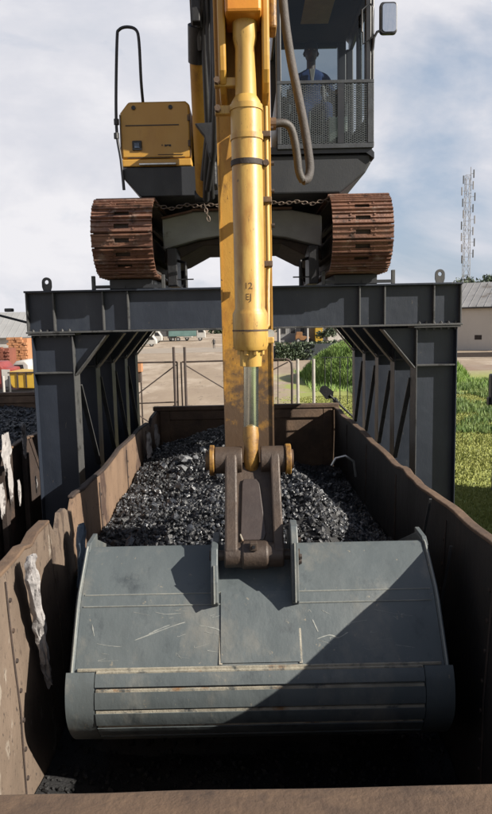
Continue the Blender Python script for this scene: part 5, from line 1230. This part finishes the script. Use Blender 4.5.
lorry('white covered lorry leftmost in the far lorry row', 159, 8, 3.6, M_white, 160); lorry('blue green covered lorry second in the far row', 172, 9.5, 3.6, M_tarp, 162); lorry('blue green covered lorry at the right end of the far row', 187, 8.5, 3.7, M_tarp, 158)
p = gnd(214, 349); 
far_p = thing('person', 'tiny dark figure walking on the yard left of the yellow stick', 'person', (p.x, p.y, 0))
skin_body('body', [(0,0,.95), (0,0,1.2), (0,0,1.42), (0,0,1.55), (0,0,1.68), (-.2,0,1.38), (-.27,.03,1.1), (-.27,-.05,.85), (.2,0,1.38), (.27,.03,1.1), (.27,-.05,.85), (-.1,0,.85), (-.12,.12,.45), (-.12,.2,.08), (.1,0,.85), (.12,-.12,.45), (.12,-.15,.08)],
          [(0,1),(1,2),(2,3),(3,4),(2,5),(5,6),(6,7),(2,8),(8,9),(9,10),(0,11),(11,12),(12,13),(0,14),(14,15),(15,16)], [.15,.14,.16,.06,.11,.06,.05,.04,.06,.05,.04,.10,.07,.05,.10,.07,.05], M_dark, far_p, sub=1)

# far right gap: buildings, yellow container, small machine
def block(name, label, px0, px1, py0, Y, m, cat='building', depth=8, windows=0, roof=None):
    A = at(px0, 340, Y); B = at(px1, py0, Y); T = thing(name, label, cat, ((A.x+B.x)/2, Y, 0))
    w = MB().box(A.x, B.x, Y, Y+depth, 0, B.z).build('wall', m, T)
    MB().box(A.x-.2, B.x+.2, Y-.25, Y+depth+.2, B.z+.01, B.z+.25).build('roof', roof or M_roof, T)
    for i in range(windows):
        xw = A.x + (B.x-A.x)*(i+.5)/windows; ww = (B.x-A.x)/windows*.28
        f = MB().box(xw-ww, xw+ww, Y-.06, Y-.003, B.z*.42, B.z*.82).build('window', M_white, w); MB().box(xw-ww+.08, xw+ww-.08, Y-.09, Y-.0605, B.z*.42+.08, B.z*.82-.08).build('pane', M_dark, f)
block('office', 'grey office with dark windows right of the stick under the beam', 279, 307, 322, 135, mat('grey_render', (.33,.33,.33), None, .4, .85), windows=3)
block('shed', 'tan shed beside the yellow container under the beam', 308, 315, 323, 133, mat('tan_wall', (.48,.36,.22), None, .5, .8), windows=0)
block('container', 'yellow container standing between tan shed and dark tree', 315.5, 322.5, 324, 131, M_vyel, cat='container', depth=4)
block('shed', 'low white shed behind the dark tree next to the right leg', 328, 362, 327, 138, M_white, windows=3)
c = at(326, 335, 128); tree('tree', 'small dark tree in front of the white shed under the beam', 'tree', c.x, 128, 3.6, 1.8, 500, .3, M_leafd, seed=77)
for k, px in enumerate((279, 307.5)):
    p = at(px, 320, 126); tag(MB().cyl((p.x, 126, 0), (p.x, 126, 5.5), .16, n=8).build('lamp_post', M_white), ['white post right beside the stick before the grey office', 'white post at the right corner of the grey office'][k], 'post')
p = gnd(303, 343); mc = thing('loader', 'small orange brown machine parked on the far pale road', 'loader', (p.x, p.y, 0))
M_om = mat('orange_brown_machine', (.42,.20,.07), None, 2, .6)
MB().prism([(p.x-1.4, .5), (p.x+1.3, .5), (p.x+1.3, 1.1), (p.x+.4, 1.3), (p.x-.1, 1.3), (p.x-.1, 2.1), (p.x-1.2, 2.1), (p.x-1.4, 1.3)], 'y', p.y, p.y+1.5).build('body', M_om, mc, bevel=.06)
MB().prism([(p.x+1.35, .2), (p.x+2.1, .15), (p.x+1.8, .6), (p.x+1.35, .9)], 'y', p.y-.2, p.y+1.7).build('scoop', M_rustd, mc)
for dx in (-.9, .8): wheel(p.x+dx, p.y, .45, .45, mc)
